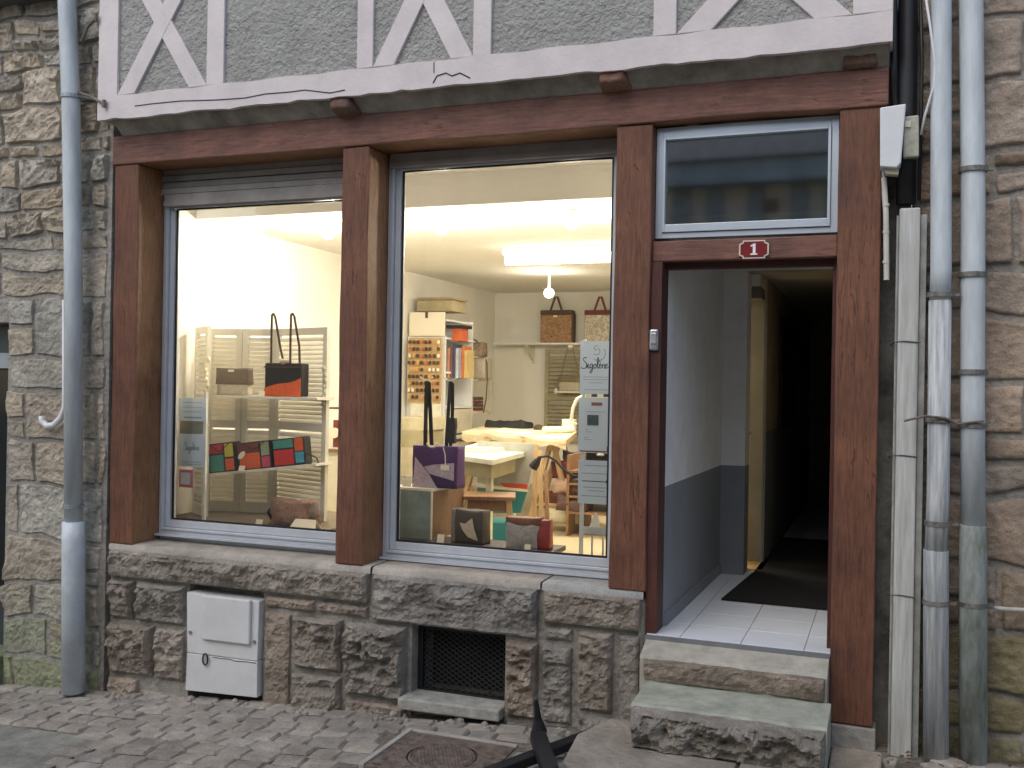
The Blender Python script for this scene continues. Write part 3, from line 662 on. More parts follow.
# ------------------------------------------------------------------ the rooms behind the windows
FZ = .44
def rooms():
    w = MB()
    w.box(-5.0, -4.8, .42, 7.1, -.2, 3.2)            # left wall
    w.box(-5.0, -.9, 7.0, 7.15, -.2, 3.2)            # back wall
    # partition to the corridor, with the doorway
    w.box(-1.22, -1.142, .45, 1.85, FZ, 3.2)
    w.box(-1.16, -.84, 2.38, 7.0, FZ, 3.2)
    w.box(-1.16, -.90, 1.851, 2.05, 2.42, 3.2); w.box(-1.16, -.84, 2.05, 2.38, 2.42, 3.2)
    w.build('shop_wall', M['wall'], B)
    w = MB(); w.box(-4.8, -1.16, .42, .46, .0, .62); w.box(-4.8, -4.44, .34, .419, .6, 3.2); w.build('front_inner_wall', M['wall'], B)
    c = MB(); c.box(-4.8, -1.161, 1.12, 7.0, 2.89, 3.0); c.box(-4.8, -1.161, .421, 1.02, 3.10, 3.18); c.build('ceiling', M['ceil'], B)
    c = MB(); c.box(-4.8, -1.161, 1.02, 1.12, 2.885, 3.2); c.build('ceiling_beam', M['ceil'], B)
    f = MB(); f.box(-4.8, -1.16, .46, 7.0, .2, FZ-.004); f.box(-1.16, -.9, 2.05, 3.0, .2, FZ-.006); f.build('shop_floor', M['floor'], B)
    # vestibule and corridor
    v = MB(); H = 1.18
    v.box(-1.09, -.956+.02, .182, .45, H, 2.6)
    v.v = []; v.f = []; v.t = []
    xw = -1.09
    v.add([(xw, .18, H), (xw+.03, 1.85, H), (xw+.03, 1.85, 2.6), (xw, .18, 2.6), (xw-.04, .18, H), (xw-.04, 1.85, H), (xw-.04, 1.85, 2.6), (xw-.04, .18, 2.6)], [(0,1,2,3), (5,4,7,6), (4,0,3,7), (1,5,6,2), (3,2,6,7), (4,5,1,0)])
    v.box(-1.08, -.90, 1.851, 2.05, H, 2.42)
    v.box(-.255, -.15, .19, 1.85, FZ, 2.6)
    v.build('corridor_wall', M['tilewall'], B)
    v = MB(); v.box(-.255, -.15, 1.851, 7.0, FZ, 2.6); v.box(-.839, -.829, 2.39, 7.0, 1.391, 2.499); v.build('corridor_wall', mat('dim_brown_wall', (.42, .37, .29), .9, var=.08), B)  # corridor gloom put into the colour: browner and darker than the vestibule
    v = MB()
    v.add([(xw, .18, FZ), (xw+.03, 1.85, FZ), (xw+.03, 1.85, H-.001), (xw, .18, H-.001), (xw-.04, .18, FZ), (xw-.04, 1.85, FZ), (xw-.04, 1.85, H-.001), (xw-.04, .18, H-.001)], [(0,1,2,3), (5,4,7,6), (4,0,3,7), (1,5,6,2), (3,2,6,7), (4,5,1,0)])
    v.box(-1.08, -.898, 1.849, 2.05, FZ, H-.001); v.box(-.839, -.825, 2.385, 7.0, FZ, 1.39)
    v.build('dado', M['wains'], B)
    v = MB(); v.add([(xw, .2, FZ), (xw+.012, .2, FZ), (xw+.042, 1.84, FZ), (xw+.03, 1.84, FZ), (xw, .2, FZ+.07), (xw+.012, .2, FZ+.07), (xw+.042, 1.84, FZ+.07), (xw+.03, 1.84, FZ+.07)], [(0,3,2,1),(4,5,6,7),(0,1,5,4),(1,2,6,5),(2,3,7,6),(3,0,4,7)])
    v.build('skirting', M['wains'], B)
    c = MB(); c.box(-1.16, -.15, .182, 1.85, 2.5, 2.6); c.build('corridor_ceiling', M['tilewall'], B)
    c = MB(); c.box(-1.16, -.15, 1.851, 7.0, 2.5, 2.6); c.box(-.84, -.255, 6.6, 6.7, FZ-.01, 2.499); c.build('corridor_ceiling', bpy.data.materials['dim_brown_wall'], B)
    c = MB(); c.box(-1.14, -.25, .7, .75, 2.61, 3.2); c.build('void_back', M['dark'], B)
    g = MB(); g.box(-1.147, -.242, .011, .33, .1, FZ-.012); g.box(-1.16, -.15, .331, 7.0, .1, FZ-.012); g.build('grout', mat('grey_grout', (.28, .29, .30), .9), B)
    t = MB()
    for i in range(4):
        for j in range(22):
            x0 = -1.137+.02+i*.302-.15; x1 = x0+.298; y0 = .01+j*.304; y1 = y0+.30
            x0 = max(x0, -1.137); x1 = min(x1, -.235 if y0 < .2 else -.2)
            if x1 > x0: t.box(x0, x1, y0, y1, FZ-.02, FZ)
    t.build('tiled_floor', M['tile'], B, bevel=.001)
    th = MB(); th.box(-1.137, -.243, -.002, .009, .40, FZ-.003); th.build('threshold', mat('grey_threshold', (.18, .19, .2), .5), B)
    d = MB(); d.box(-1.035, -1.0, 2.055, 2.09, FZ+.01, 2.40); 
    dl = MB(); dl.box(-1.70, -.93, 2.052, 2.09, FZ+.015, 2.40); dr = dl.build('inner_door', mat('cream_door_edge', (.62, .55, .38), .5), B)
    hd = MB(); hd.tube([(-.925, 2.055, 1.40), (-.925, 2.02, 1.40), (-.88, 2.015, 1.40)], .009, 8); hd.build('handle', mat('steel_handle', (.6, .58, .52), .3, metal=1), dr)
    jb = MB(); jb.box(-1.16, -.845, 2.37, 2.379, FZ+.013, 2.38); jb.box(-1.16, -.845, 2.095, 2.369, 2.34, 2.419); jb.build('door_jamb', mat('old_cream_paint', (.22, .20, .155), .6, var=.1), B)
    th = MB(); th.box(-1.16, -.80, 2.06, 2.50, FZ+.002, FZ+.012); th.build('door_sill', wood('warm_oak_sill', (.45, .28, .10), (.60, .40, .17), (6, .6, 6)), B)
rooms()
m_ = MB(); m_.slab([(-.91, .98), (-.27, .965), (-.27, 3.7), (-.84, 3.7), (-.84, 2.0)], FZ+.001, FZ+.012)
tag(m_.build('doormat', mat('black_mat', (.012, .011, .010), .98, var=.3, scale=80, bump=1, bscale=200), org=(-.55, 2.3, FZ)), 'large black mat on the white tiles inside the doorway', 'doormat')
nbd = thing('notice_board', 'dark notice board hanging on the wall of the unlit corridor', 'notice board', (-.82, 3.9, 1.7))
b = MB(); b.box(-.826, -.812, 3.35, 4.9, 1.42, 2.25); b.build('panel', mat('dark_panel', (.012, .013, .014), .4), nbd)
b = MB(); b.box(-.828, -.806, 3.30, 3.349, 1.38, 2.29); b.box(-.828, -.806, 4.901, 4.95, 1.38, 2.29); b.box(-.828, -.806, 3.349, 4.901, 1.38, 1.419); b.box(-.828, -.806, 3.349, 4.901, 2.251, 2.29); b.build('frame', M['black'], nbd)

# ------------------------------------------------------------------ lamps of the shop
WARM = (1.0, .91, .75)
def lamps():
    tb = thing('fluorescent_lamp', 'long white fluorescent ceiling lamp at the back of the shop', 'ceiling lamp', (-2.4, 3.1, 2.80))
    x0, x1 = at(504, 262, y=3.1).x, at(504, 262, y=3.1).x+1.5
    a = MB(); a.box(x0, x1, 3.05, 3.15, 2.835, 2.888); a.build('housing', M['white'], tb)
    a = MB(); a.tube([(x0+.02, 3.10, 2.79), (x1-.02, 3.10, 2.79)], .042, 14); a.build('tube', glow('tube_glow', (1, .95, .82), 9), tb)
    l = bpy.data.lights.new('tube_light', 'AREA'); l.shape = 'RECTANGLE'; l.size = 1.4; l.size_y = .08; l.energy = 34*LAMP; l.color = (1, .92, .77)
    lo = bpy.data.objects.new('tube_light', l); C.objects.link(lo); lo.parent = tb; lo.location = Vector(((x0+x1)/2, 3.1, 2.735))-tb.location
    for i, (px, py) in enumerate(((328, 243), (441, 236), (572, 232))):
        p = at(px, py, y=1.42)
        lab = ('bright ceiling spot glowing at the right edge of the left window', 'bright ceiling spot on the left of the right-hand window', 'bright ceiling spot above the fluorescent lamp')[i]
        t = thing('ceiling_spot', lab, 'ceiling lamp', (p.x, 1.42, 2.889), group='ceiling spots behind the shop windows')
        a = MB(); a.lathe([(.05, -.03), (.05, 0)], (p.x, 1.42, 2.888), 20); a.build('mount', M['white'], t)
        a = MB(); a.lathe([(.005, -.125), (.033, -.117), (.05, -.09), (.05, -.065), (.035, -.032)], (p.x, 1.42, 2.888), 20); a.build('bulb', glow('spot_glow', (1, .93, .76), 45), t, smooth=True)
        l = bpy.data.lights.new('spot_light', 'POINT'); l.shadow_soft_size = .05; l.energy = (30, 24, 24)[i]*LAMP; l.color = WARM
        lo = bpy.data.objects.new('spot_light', l); C.objects.link(lo); lo.parent = t; lo.location = (0, 0, -.17)
    p = at(549, 293, y=4.9); t = thing('bulb_lamp', 'small round bare bulb hanging by the far end of the ceiling', 'ceiling lamp', (p.x, 4.9, 2.888))
    a = MB(); a.tube([(p.x, 4.9, 2.888), (p.x, 4.9, p.z+.05)], .012, 8); a.build('socket', M['white'], t)
    a = MB(); a.lathe([(.052*math.sin(k*math.pi/10)+.001, -.052*math.cos(k*math.pi/10)) for k in range(11)], (p.x, 4.9, p.z), 18); a.build('bulb', glow('bulb_glow', (1, .93, .75), 14), t, smooth=True)
    l = bpy.data.lights.new('bulb_light', 'POINT'); l.shadow_soft_size = .06; l.energy = 6*LAMP; l.color = WARM
    lo = bpy.data.objects.new('bulb_light', l); C.objects.link(lo); lo.parent = t; lo.location = (0, -.12, p.z-2.888)
lamps()
# ================================================================== things on the street side
def pipes():
    # left downpipe
    Y = -.11
    P = lambda px, py, y=Y: at(px, py, y=y)
    t = thing('downpipe', 'pale blue grey downpipe on the rubble house at the left, with thick foot sleeve', 'drainpipe', P(73.5, 690), group='grey downpipes on the facades')
    pts = [P(64, -150), P(67, 0), P(71, 100), P(73.2, 250), P(73.5, 521)]
    b = MB(); b.tube(pts, .056, 18); b.build('pipe', M['pvc'], t, smooth=True)
    b = MB(); b.tube([P(73.5, 521.5), P(73.5, 540), P(73.5, 692)], [.068, .070, .071], 18); b.build('foot_sleeve', mat('light_grey_sleeve', (.60, .66, .70), .5, var=.12, scale=5, bump=.3, bscale=40), t, smooth=True)
    for py, px in ((97, 71), (506, 73.5)):
        c = P(px, py); b = MB(); b.tube([c+Vector((0, 0, -.012)), c+Vector((0, 0, .012))], .064, 18)
        b.bar(c+Vector((.06, 0, 0)), c+Vector((.12, .12, 0)), .02, .012); b.build('clamp', mat('zinc_clamp', (.35, .38, .40), .5, metal=.6), t)
    # white waste pipe with a hook shaped end
    b = MB(); yy = -.06; q = [P(65, 300, yy), P(65, 395, yy), P(64.5, 408, yy), P(61, 418, yy), P(54, 425, yy), P(47, 426, yy), P(42, 421, yy), P(42, 416, yy)]
    b.tube(q, [.018]*3+[.021]*5, 12); tag(b.build('waste_pipe', M['whiteplastic'], org=P(55, 420, yy), smooth=True), 'thin white waste pipe ending in an upturned hook beside the left downpipe', 'pipe')
    # brackets and wires near the left top corner
    for k, (a, c, lab) in enumerate((((84, 45), (96, 18), 'short black iron bracket high up beside the left downpipe'), ((80, 96), (104, 104), 'bent rusty iron hook lower down at the corner of the painted timber'))):
        b = MB(); p0, p1 = P(*a, -.06), P(*c, -.17); b.tube([p0, p0+Vector((.02, -.04, .01)), (p0+p1)/2+Vector((0, -.02, .02)), p1], .009, 8)
        b.tube([p1+Vector((0, 0, -.02)), p1+Vector((0, 0, .025))], .012, 8)
        tag(b.build('wall_hook', M['iron'], org=p0), lab, 'hook')
    # two downpipes at the right
    for i, (lab, pts, r, ybot) in enumerate((('flaking grey painted downpipe nearer the shop door, next to the square trunking', [(941, -150), (941, 0), (941, 270), (938, 500), (936, 760)], .049, 0),
                                  ('bluish grey downpipe at the right, green with algae near its foot', [(970, -150), (971, 0), (973, 180), (972.5, 400), (973, 770)], .052, 1))):
        yy = -.05 if i == 0 else -.02
        Q = [P(a, c, yy) for a, c in pts]
        t = thing('downpipe', lab, 'drainpipe', Q[-1], group='grey downpipes on the facades')
        mp = M['zinc'] if i == 0 else M['pvc']
        cut = P(936 if i == 0 else 973, 550 if i == 0 else 525, yy)
        if i == 0:
            b = MB(); b.tube(Q[:3]+[P(940, 300, yy)], r*.93, 18); b.build('pipe', mp if False else M['pvc'], t, smooth=True)
            b = MB(); b.tube([P(940, 300.5, yy), Q[3], cut], r, 18); b.build('pipe', M['zinc'], t, smooth=True)
            b = MB(); b.tube([cut+Vector((0, 0, -.001)), cut+Vector((0, 0, -.002)), Q[4]], r*1.12, 18); b.build('foot_pipe', M['zinc'], t, smooth=True)
            cl = [(940, 295), (939, 420), (938, 523), (936, 602)]
        else:
            b = MB(); b.tube(Q[:4]+[cut], r, 18); b.build('pipe', mp, t, smooth=True)
            b = MB(); b.tube([cut+Vector((0, 0, -.001)), cut+Vector((0, 0, -.003)), Q[4]], r*1.15, 18)
            g = mat('algae_stained_pipe', (.24, .29, .20), .7, var=.25, scale=5, stretch=(3, 3, .8), bump=.4, bscale=40, col2=(.46, .50, .50)); b.build('foot_pipe', g, t, smooth=True)
            cl = [(973, 170), (972, 275), (972.5, 372), (972.5, 425), (973, 604)]
        for px, py in cl:
            c = P(px, py, yy); b = MB(); b.tube([c+Vector((0, 0, -.011)), c+Vector((0, 0, .011))], r*1.2, 18); b.bar(c+Vector((-.04, r, 0)), c+Vector((-.04, .14, 0)), .015); b.bar(c+Vector((r, 0, 0)), c+Vector((r+.035, 0, 0)), .02, .012)
            b.build('clamp', mat('rusty_zinc_clamp', (.22, .21, .19), .6, metal=.5, var=.3, scale=30), t)
    # iron rod to the right of the pipes
    b = MB(); b.tube([P(986, 607, 0), P(1005, 609, 0), P(1100, 614, .02)], .010, 8); tag(b.build('wall_rod', mat('grey_rod', (.45, .44, .40), .6, var=.2), org=P(986, 607, 0)), 'thin horizontal metal rod running right from the downpipes across the stones', 'rod')
    b = MB(); b.tube([P(904, 421, -.13), P(925, 416, -.13), P(945, 418, -.11), P(958, 424, -.09), P(984, 421, -.08)], .006, 6); tag(b.build('tie_wire', M['iron'], org=P(945, 418, -.11)), 'rusty tie wire wound round both right downpipes at mid height', 'wire')
    # square trunking
    t = thing('cable_trunking', 'tall off white square plastic trunking standing right of the door post', 'trunking', P(905, 755, -.03))
    x0, x1, x2 = P(895, 480, -.03).x, P(916, 480, -.03).x, P(923, 480, -.03).x; z0, z1 = -.0, P(905, 208, -.03).z
    tm = mat('weathered_cream_plastic', (.46, .46, .41), .5, var=.16, scale=6, stretch=(6, 6, .4), bump=.2, bscale=40, col2=(.62, .63, .60))
    b = MB(); b.box(x0, x1, -.035, .08, z0, z1); b.build('cover', tm, t, bevel=.008)
    b = MB(); b.box(x1+.001, x2, -.012, .07, z0, z1-.03); b.box(x0-.012, x0-.001, -.005, .07, z0, z1-.03); b.build('side_channel', mat('grey_channel', (.33, .34, .32), .6, var=.2, scale=10), t, bevel=.003)
    for k in range(3):
        b = MB(); zz = (.75, 1.4, 1.93)[k]; b.tube([(x0-.03, .02, zz-.01), (x0-.012, -.03, zz+.002), (x0+.03, -.038, zz+.006), (x2-.02, -.037, zz)], .0035, 6); b.build('tie', M['aludark'], t)
    b = MB(); b.tube([P(884, 178, -.01), P(886, 215, -.01), P(886.5, 280, -.01)], .013, 10); b.tube([P(884, 150, -.01), P(884, 178, -.01)], .006, 6)
    for py in (205, 232, 262): c = P(886, py, -.01); b.tube([c+Vector((0, 0, -.006)), c+Vector((0, 0, .006))], .016, 10)
    tag(b.build('conduit', mat('ivory_plastic', (.62, .60, .52), .5, var=.1), org=P(886, 280, -.01)), 'short ivory cable conduit with black ties under the white junction box', 'conduit')
    # black drain and cables above
    b = MB(); b.tube([P(908, -160, .02), P(908, 0, .02), P(907, 110, .02), P(906, 204, .02)], .045, 14)
    b.tube([P(893, -160, -.0), P(894, 60, -.0), P(896, 108, -.0)], .018, 8)
    tag(b.build('black_pipe', M['black'], org=P(906, 204, .02), smooth=True), 'black drainpipe and cable running down behind the white junction box', 'drainpipe')
    b = MB(); b.tube([P(923, -20, -.08), P(930, 25, -.08), P(935, 63, -.08), P(934, 85, -.08), P(929, 102, -.08), P(925, 115, -.06), P(921, 135, -.04)], .006, 8)
    tag(b.build('cable', M['whiteplastic'], org=P(929, 102, -.08), smooth=True), 'thin white cable curving down to the beige box from above', 'cable')
    b = MB(); b.tube([P(920, -20, -.03), P(922, 60, -.03), P(921, 120, -.02), P(919, 200, .0)], .008, 8)
    tag(b.build('cable', M['black'], org=P(921, 120, -.02), smooth=True), 'black cable hanging straight between the black drainpipe and the grey downpipe', 'cable')
    t = thing('junction_box', 'white wedge shaped junction box at the top right of the door post', 'junction box', P(892, 168, -.08))
    def q(px, py, y): v = at(px, py, y=y); return (v.x, v.z)
    b = MB(); b.prism([q(880, 108, -.11), q(906, 104, -.11), q(901, 163, -.11), q(897, 168, -.11), q(880, 167, -.11)], -.12, -.02); b.build('cover', M['whiteplastic'], t, bevel=.006)
    b = MB(); b.prism([q(883, 168.5, -.08), q(899, 169, -.08), q(898, 175, -.08), q(886, 174, -.08)], -.09, -.03); b.build('cable_gland', mat('yellowed_plastic', (.5, .46, .33), .6), t)
    t = thing('junction_box', 'small weathered beige junction box behind the white one', 'junction box', P(912, 158, -.05))
    b = MB(); b.prism([q(904, 117, -.05), q(919, 115, -.05), q(919, 157, -.05), q(903, 158, -.05)], -.06, .0); b.build('housing', mat('aged_beige_plastic', (.46, .45, .36), .6, var=.2, scale=20), t, bevel=.008)
    b = MB(); b.prism([q(905, 121, -.065), q(911, 120.5, -.065), q(911, 127, -.065), q(905, 127, -.065)], -.067, -.061); b.build('label_plate', M['card'], t)
pipes()
def meter_cabinet():
    def q(px, py, y=-.02): v = at(px, py, y=y); return (v.x, v.z)
    t = thing('meter_cabinet', 'white utility meter cover set in the granite base under the left window', 'meter cabinet', at(222, 695, y=-.02))
    wm = mat('grimy_white_plastic', (.66, .67, .66), .5, var=.07, scale=3, bump=.1)
    b = MB(); b.prism([q(187.5, 592), q(260, 601), q(258, 661), q(188, 652)], -.028, .10); b.build('door', wm, t, bevel=.004)
    b = MB(); b.prism([q(187.8, 652.6), q(258, 661.6), q(257.5, 697.5), q(186, 690)], -.027, .10); b.build('lower_panel', wm, t, bevel=.004)
    b = MB(); b.prism([q(199, 595.5, -.07), q(248, 601, -.07), q(247, 646, -.07), q(198, 640, -.07)], -.052, -.0285); b.build('raised_cover', wm, t, bevel=.008)
    sm = mat('steel_screw', (.4, .4, .4), .4, metal=.8)
    for px, py in ((190.5, 632), (254.5, 641.5)): b = MB(); c = at(px, py, y=-.03); b.tube([c+Vector((0, .005, 0)), c+Vector((0, -.008, 0))], .010, 10); b.build('screw', sm, t)
    b = MB(); c = at(206, 659, y=-.03); ring = [c+Vector((.018*math.cos(a), -.008, .034*math.sin(a))) for a in np.linspace(0, 6.28, 15)]; b.tube(ring, .005, 6, cap=False); b.build('latch_ring', M['black'], t)
    b = MB(); pts = [(213, 657), (222, 658.5), (229, 659), (236, 661.2), (245, 661.5), (256, 663.2)]; b.tube([at(px, py, y=-.0285) for px, py in pts], .0024, 5); b.build('crack', M['ink'], t)
    b = MB(); b.box(at(187, 690, y=0).x, at(260, 690, y=0).x, .02, .11, -.42, -.16); b.build('recess', M['dark'], t)
meter_cabinet()
def small_fixtures():
    c = at(754, 249.5, y=.02); t = thing('house_number_plate', 'small dark red enamel plate reading 1 on the bar above the doorway', 'number plate', c)
    hw, hh, k = .072, .045, .018
    o = [(-hw+k, -hh), (hw-k, -hh), (hw-k, -hh+k*.5), (hw, -hh+k), (hw, hh-k), (hw-k, hh-k*.5), (hw-k, hh), (-hw+k, hh), (-hw+k, hh-k*.5), (-hw, hh-k), (-hw, -hh+k), (-hw+k, -hh+k*.5)]
    b = MB(); b.prism([(c.x+x, c.z+z) for x, z in o], .012, .029); b.build('rim', mat('cream_enamel', (.75, .70, .62), .3), t)
    b = MB(); b.prism([(c.x+x*.9, c.z+z*.86) for x, z in o], .0095, .0118); b.build('plate', mat('dark_red_enamel', (.20, .018, .02), .3), t)
    one = [(-.016, -.028), (.018, -.028), (.018, -.021), (.009, -.021), (.009, .028), (.0, .028), (-.016, .019), (-.014, .012), (-.004, .015), (-.004, -.021), (-.016, -.021)]
    b = MB(); b.prism([(c.x+x, c.z+z) for x, z in one], .006, .0092); b.build('digit', mat('white_enamel', (.85, .85, .83), .3), t)
    c = at(657, 340, y=.02); t = thing('key_safe', 'small grey metal box fixed on the side of the post left of the doorway', 'key safe', c)
    b = MB(); b.box(-1.149, -1.102, .0, .06, c.z-.055, c.z+.055); b.build('housing', mat('brushed_grey_metal', (.42, .44, .46), .35, metal=.7, var=.2, scale=30), t, bevel=.01)
    b = MB(); b.box(-1.140, -1.112, -.006, -.0005, c.z-.02, c.z+.035); b.build('cover', mat('pale_metal', (.62, .64, .66), .3, metal=.7), t, bevel=.002)
small_fixtures()
def manhole():
    c = at(442, 757, z=-.105); zc = ground(c.x)+.012
    t = thing('manhole_cover', 'round rusty cast iron cover in a square frame among the cobbles', 'manhole cover', (c.x, c.y, zc))
    R0 = .165; s = .25
    b = MB(); n = 32; vs = []; 
    for k in range(n):
        a = 2*math.pi*k/n; cx, sy = math.cos(a), math.sin(a); m_ = max(abs(cx), abs(sy))
        vs += [(c.x+(R0+.008)*cx, c.y+(R0+.008)*sy, zc), (c.x+s*1.15*cx/m_, c.y+s*sy/m_, zc), (c.x+s*1.15*cx/m_, c.y+s*sy/m_, zc-.06), (c.x+(R0+.008)*cx, c.y+(R0+.008)*sy, zc-.03)]
    b.add(vs, [(k*4+j, k*4+j+1, ((k+1) % n)*4+j+1, ((k+1) % n)*4+j) for k in range(n) for j in range(3)])
    for j in range(7):
        for sg in (-1, 1):
            yy = c.y-s+.035+j*.072
            for xx in (c.x+sg*(s*1.02),): b.box(xx-.03, xx+.03, yy-.006, yy+.006, zc-.001, zc+.005)
    b.build('frame', M['iron'], t)
    b = MB(); 
    b.box(c.x-s*1.15, c.x+s*1.15, c.y+s+.002, c.y+s+.03, zc-.05, zc+.008); b.box(c.x-s*1.15-.03, c.x-s*1.15-.002, c.y-s, c.y+s+.03, zc-.05, zc+.008); b.build('kerb_strip', mat('pale_cement_strip', (.40, .38, .34), .8, var=.15, bump=.5), t, bevel=.004)
    b = MB(); b.lathe([(R0, -.03), (R0, -.001), (R0-.006, .002)], (c.x, c.y, zc), 40)
    for i in range(-8, 9):
        for j in range(-8, 9):
            x, y = i*.02+(j % 2)*.01, j*.018
            if x*x+y*y < (R0-.018)**2: b.lathe([(.0065, .002), (.005, .006)], (c.x+x, c.y+y, zc), 6)
    rg = [(c.x+(R0-.012)*math.cos(a), c.y+(R0-.012)*math.sin(a), zc+.003) for a in np.linspace(0, 2*math.pi, 40)]
    b.tube(rg, .004, 5, cap=False); b.build('lid', M['iron'], t)
manhole()
def black_stand():
    g = lambda px, py, z: at(px, py, z=z)
    c = g(541, 742, -.05); t = thing('sign_stand', 'black metal stand foot with crossed flat bars and an upright spike, on the cobbles', 'stand', c)
    bm_ = mat('matt_black_plastic', (.008, .008, .011), .55, var=.2)
    b = MB(); a, e = g(478, 778, -.02), g(597, 733, -.02); b.bar(a, e, .065, .045, side=(0, 0, 1)); b.build('foot', bm_, t, bevel=.006)
    b = MB(); a, e = g(538, 736, .03), g(560, 800, .0); b.bar(a, e, .075, .05, side=(0, 0, 1)); b.build('foot', bm_, t, bevel=.006)
    top = at(536, 700, y=c.y-.02)
    b = MB(); b.tube([(c.x-.01, c.y, .0), ((c.x-.01)*.6+top.x*.4, c.y-.008, top.z*.4), (top.x, c.y-.02, top.z)], [.042, .020, .011], 8); b.build('upright', bm_, t)
black_stand()
def debris():
    r = random.Random(9); pr = MB()
    for k in range(60):
        x = r.uniform(-4.5, -1.2); y = r.uniform(-.14, -.03); s = r.uniform(.008, .028); z = ground(x)
        pr.lathe([(s, -.01), (s*r.uniform(.7, 1), s*.4), (s*.3, s*.8)], (x, y, z), 6)
    tag(pr.build('gravel', M['cobble']), 'crumbs of stone and grit along the foot of the wall', 'gravel', kind='stuff')
    l = MB()
    for k in range(70):
        x, y = r.uniform(-.02, .7), r.uniform(-.6, -.05); s = r.uniform(.01, .025); a = r.uniform(0, 6.3)
        l.add([(x+s*math.cos(a), y+s*math.sin(a), .062), (x+s*.5*math.cos(a+1.6), y+s*.5*math.sin(a+1.6), .066), (x-s*math.cos(a), y-s*math.sin(a), .06), (x+s*.5*math.cos(a-1.6), y+s*.5*math.sin(a-1.6), .064)], [(0, 1, 2, 3)])
    tag(l.build('dead_leaves', mat('dead_leaf', (.12, .07, .035), .8, var=.4, scale=40)), 'dead leaves caught at the foot of the right downpipes', 'leaves', kind='stuff')
debris()
def opposite():
    t = thing('half_timbered_house', 'cream house with grey timber studs across the street, seen mirrored in the transom glass', 'house', (-1.5, -7.5, 0))
    b = MB(); b.box(-9, 6, -8, -7.4, -.8, 4.25); b.build('wall', mat('cream_panel', (.50, .46, .37), .9, var=.08, scale=2), t)
    for k in range(20):
        o = MB(); x = -6.5+k*.48+.03*((k*7) % 3); o.box(x, x+.21, -7.42, -7.36, 2.6, 4.22); o.build('stud', mat('grey_stud', (.26, .28, .27), .8) if k == 0 else bpy.data.materials['grey_stud'], t)
    o = MB(); o.box(-9, 6, -7.43, -7.34, 2.3, 2.59); o.build('girt', bpy.data.materials['grey_stud'], t)
    o = MB(); o.box(-9, 6, -7.6, -7.1, 4.23, 4.5); o.build('eaves', mat('blue_grey_eaves', (.33, .38, .39), .7, var=.15, scale=3), t)
    o = MB(); o.prism([(-9, 4.51), (6, 4.51), (6, 5.6), (-9, 5.6)], -8.6, -7.0); o.v = [(x, y+(-1.3 if z > 5 else 0), z) for x, y, z in o.v]; o.build('roof', mat('dark_slate', (.12, .13, .135), .7, var=.25, scale=8, bump=.5), t)
    o = MB(); o.box(-1.50, -1.30, -7.375, -7.35, 3.9, 4.05); o.build('wall_plate', mat('brown_plate', (.2, .12, .09), .8), t)
opposite()
# ================================================================== things inside the shop
PL = .73
def setorg(x, y, z): return Vector((x, y, z))
def platforms():
    t = thing('display_platform', 'low dark display platform behind the left window', 'platform', (-3.9, .8, FZ))
    b = MB(); b.box(-4.75, -3.42, .34, 1.5, PL-.03, PL); b.build('top', mat('brown_board', (.16, .12, .08), .6), t); b = MB(); b.box(-4.7, -3.5, .5, 1.4, FZ, PL-.031); b.build('base', M['slat'], t)
    t = thing('display_platform', 'low dark display platform behind the right-hand window, ending before the leaflet rack', 'platform', (-2.3, .7, FZ))
    b = MB(); b.box(-2.97, -1.82, .36, .78, PL-.03, PL); b.build('top', mat('dark_board', (.07, .05, .04), .6), t, bevel=.004); b = MB(); b.box(-2.9, -1.9, .42, .72, FZ, PL-.031); b.build('base', M['slat'], t)
platforms()
def louvre_leaf(t, a, b, z0, z1, nm='leaf', pitch=.032, split=True, m=None):
    """louvred shutter leaf between plan points a and b"""
    a = Vector(a); b = Vector(b); L = (b-a).length; d = (b-a).normalized(); n = Vector((d.y, -d.x))
    mb = MB()
    def P3(u, w_, z): p = a+d*u+n*w_; return (p.x, p.y, z)
    def bx(u0, u1, w0, w1, za, zb):
        mb.add([P3(u0,w0,za), P3(u1,w0,za), P3(u1,w1,za), P3(u0,w1,za), P3(u0,w0,zb), P3(u1,w0,zb), P3(u1,w1,zb), P3(u0,w1,zb)], [(0,1,2,3),(7,6,5,4),(4,5,1,0),(5,6,2,1),(6,7,3,2),(7,4,0,3)])
    s = .045
    bx(0, s, -.014, .014, z0, z1); bx(L-s, L, -.014, .014, z0, z1); bx(s, L-s, -.012, .012, z0, z0+.08); bx(s, L-s, -.012, .012, z1-.05, z1)
    zm = z0+(z1-z0)*.48
    if split: bx(s, L-s, -.012, .012, zm-.03, zm+.03)
    zs = []
    for za, zb in (((z0+.075, zm-.03), (zm+.025, z1-.05)) if split else ((z0+.075, z1-.05),)):
        nn = int((zb-za)/pitch); zs += [za+(zb-za-.01)*q/nn-.004 for q in range(nn)]
    for z in zs:
        if True:
            mb.add([P3(s,.014,z), P3(L-s,.014,z), P3(L-s,-.012,z+.029), P3(s,-.012,z+.029), P3(s,.014,z+.006), P3(L-s,.014,z+.006), P3(L-s,-.012,z+.034), P3(s,-.012,z+.034)], [(0,1,2,3),(7,6,5,4),(4,5,1,0),(5,6,2,1),(6,7,3,2),(7,4,0,3)])
    return mb.build(nm, m or M['slat'], t)
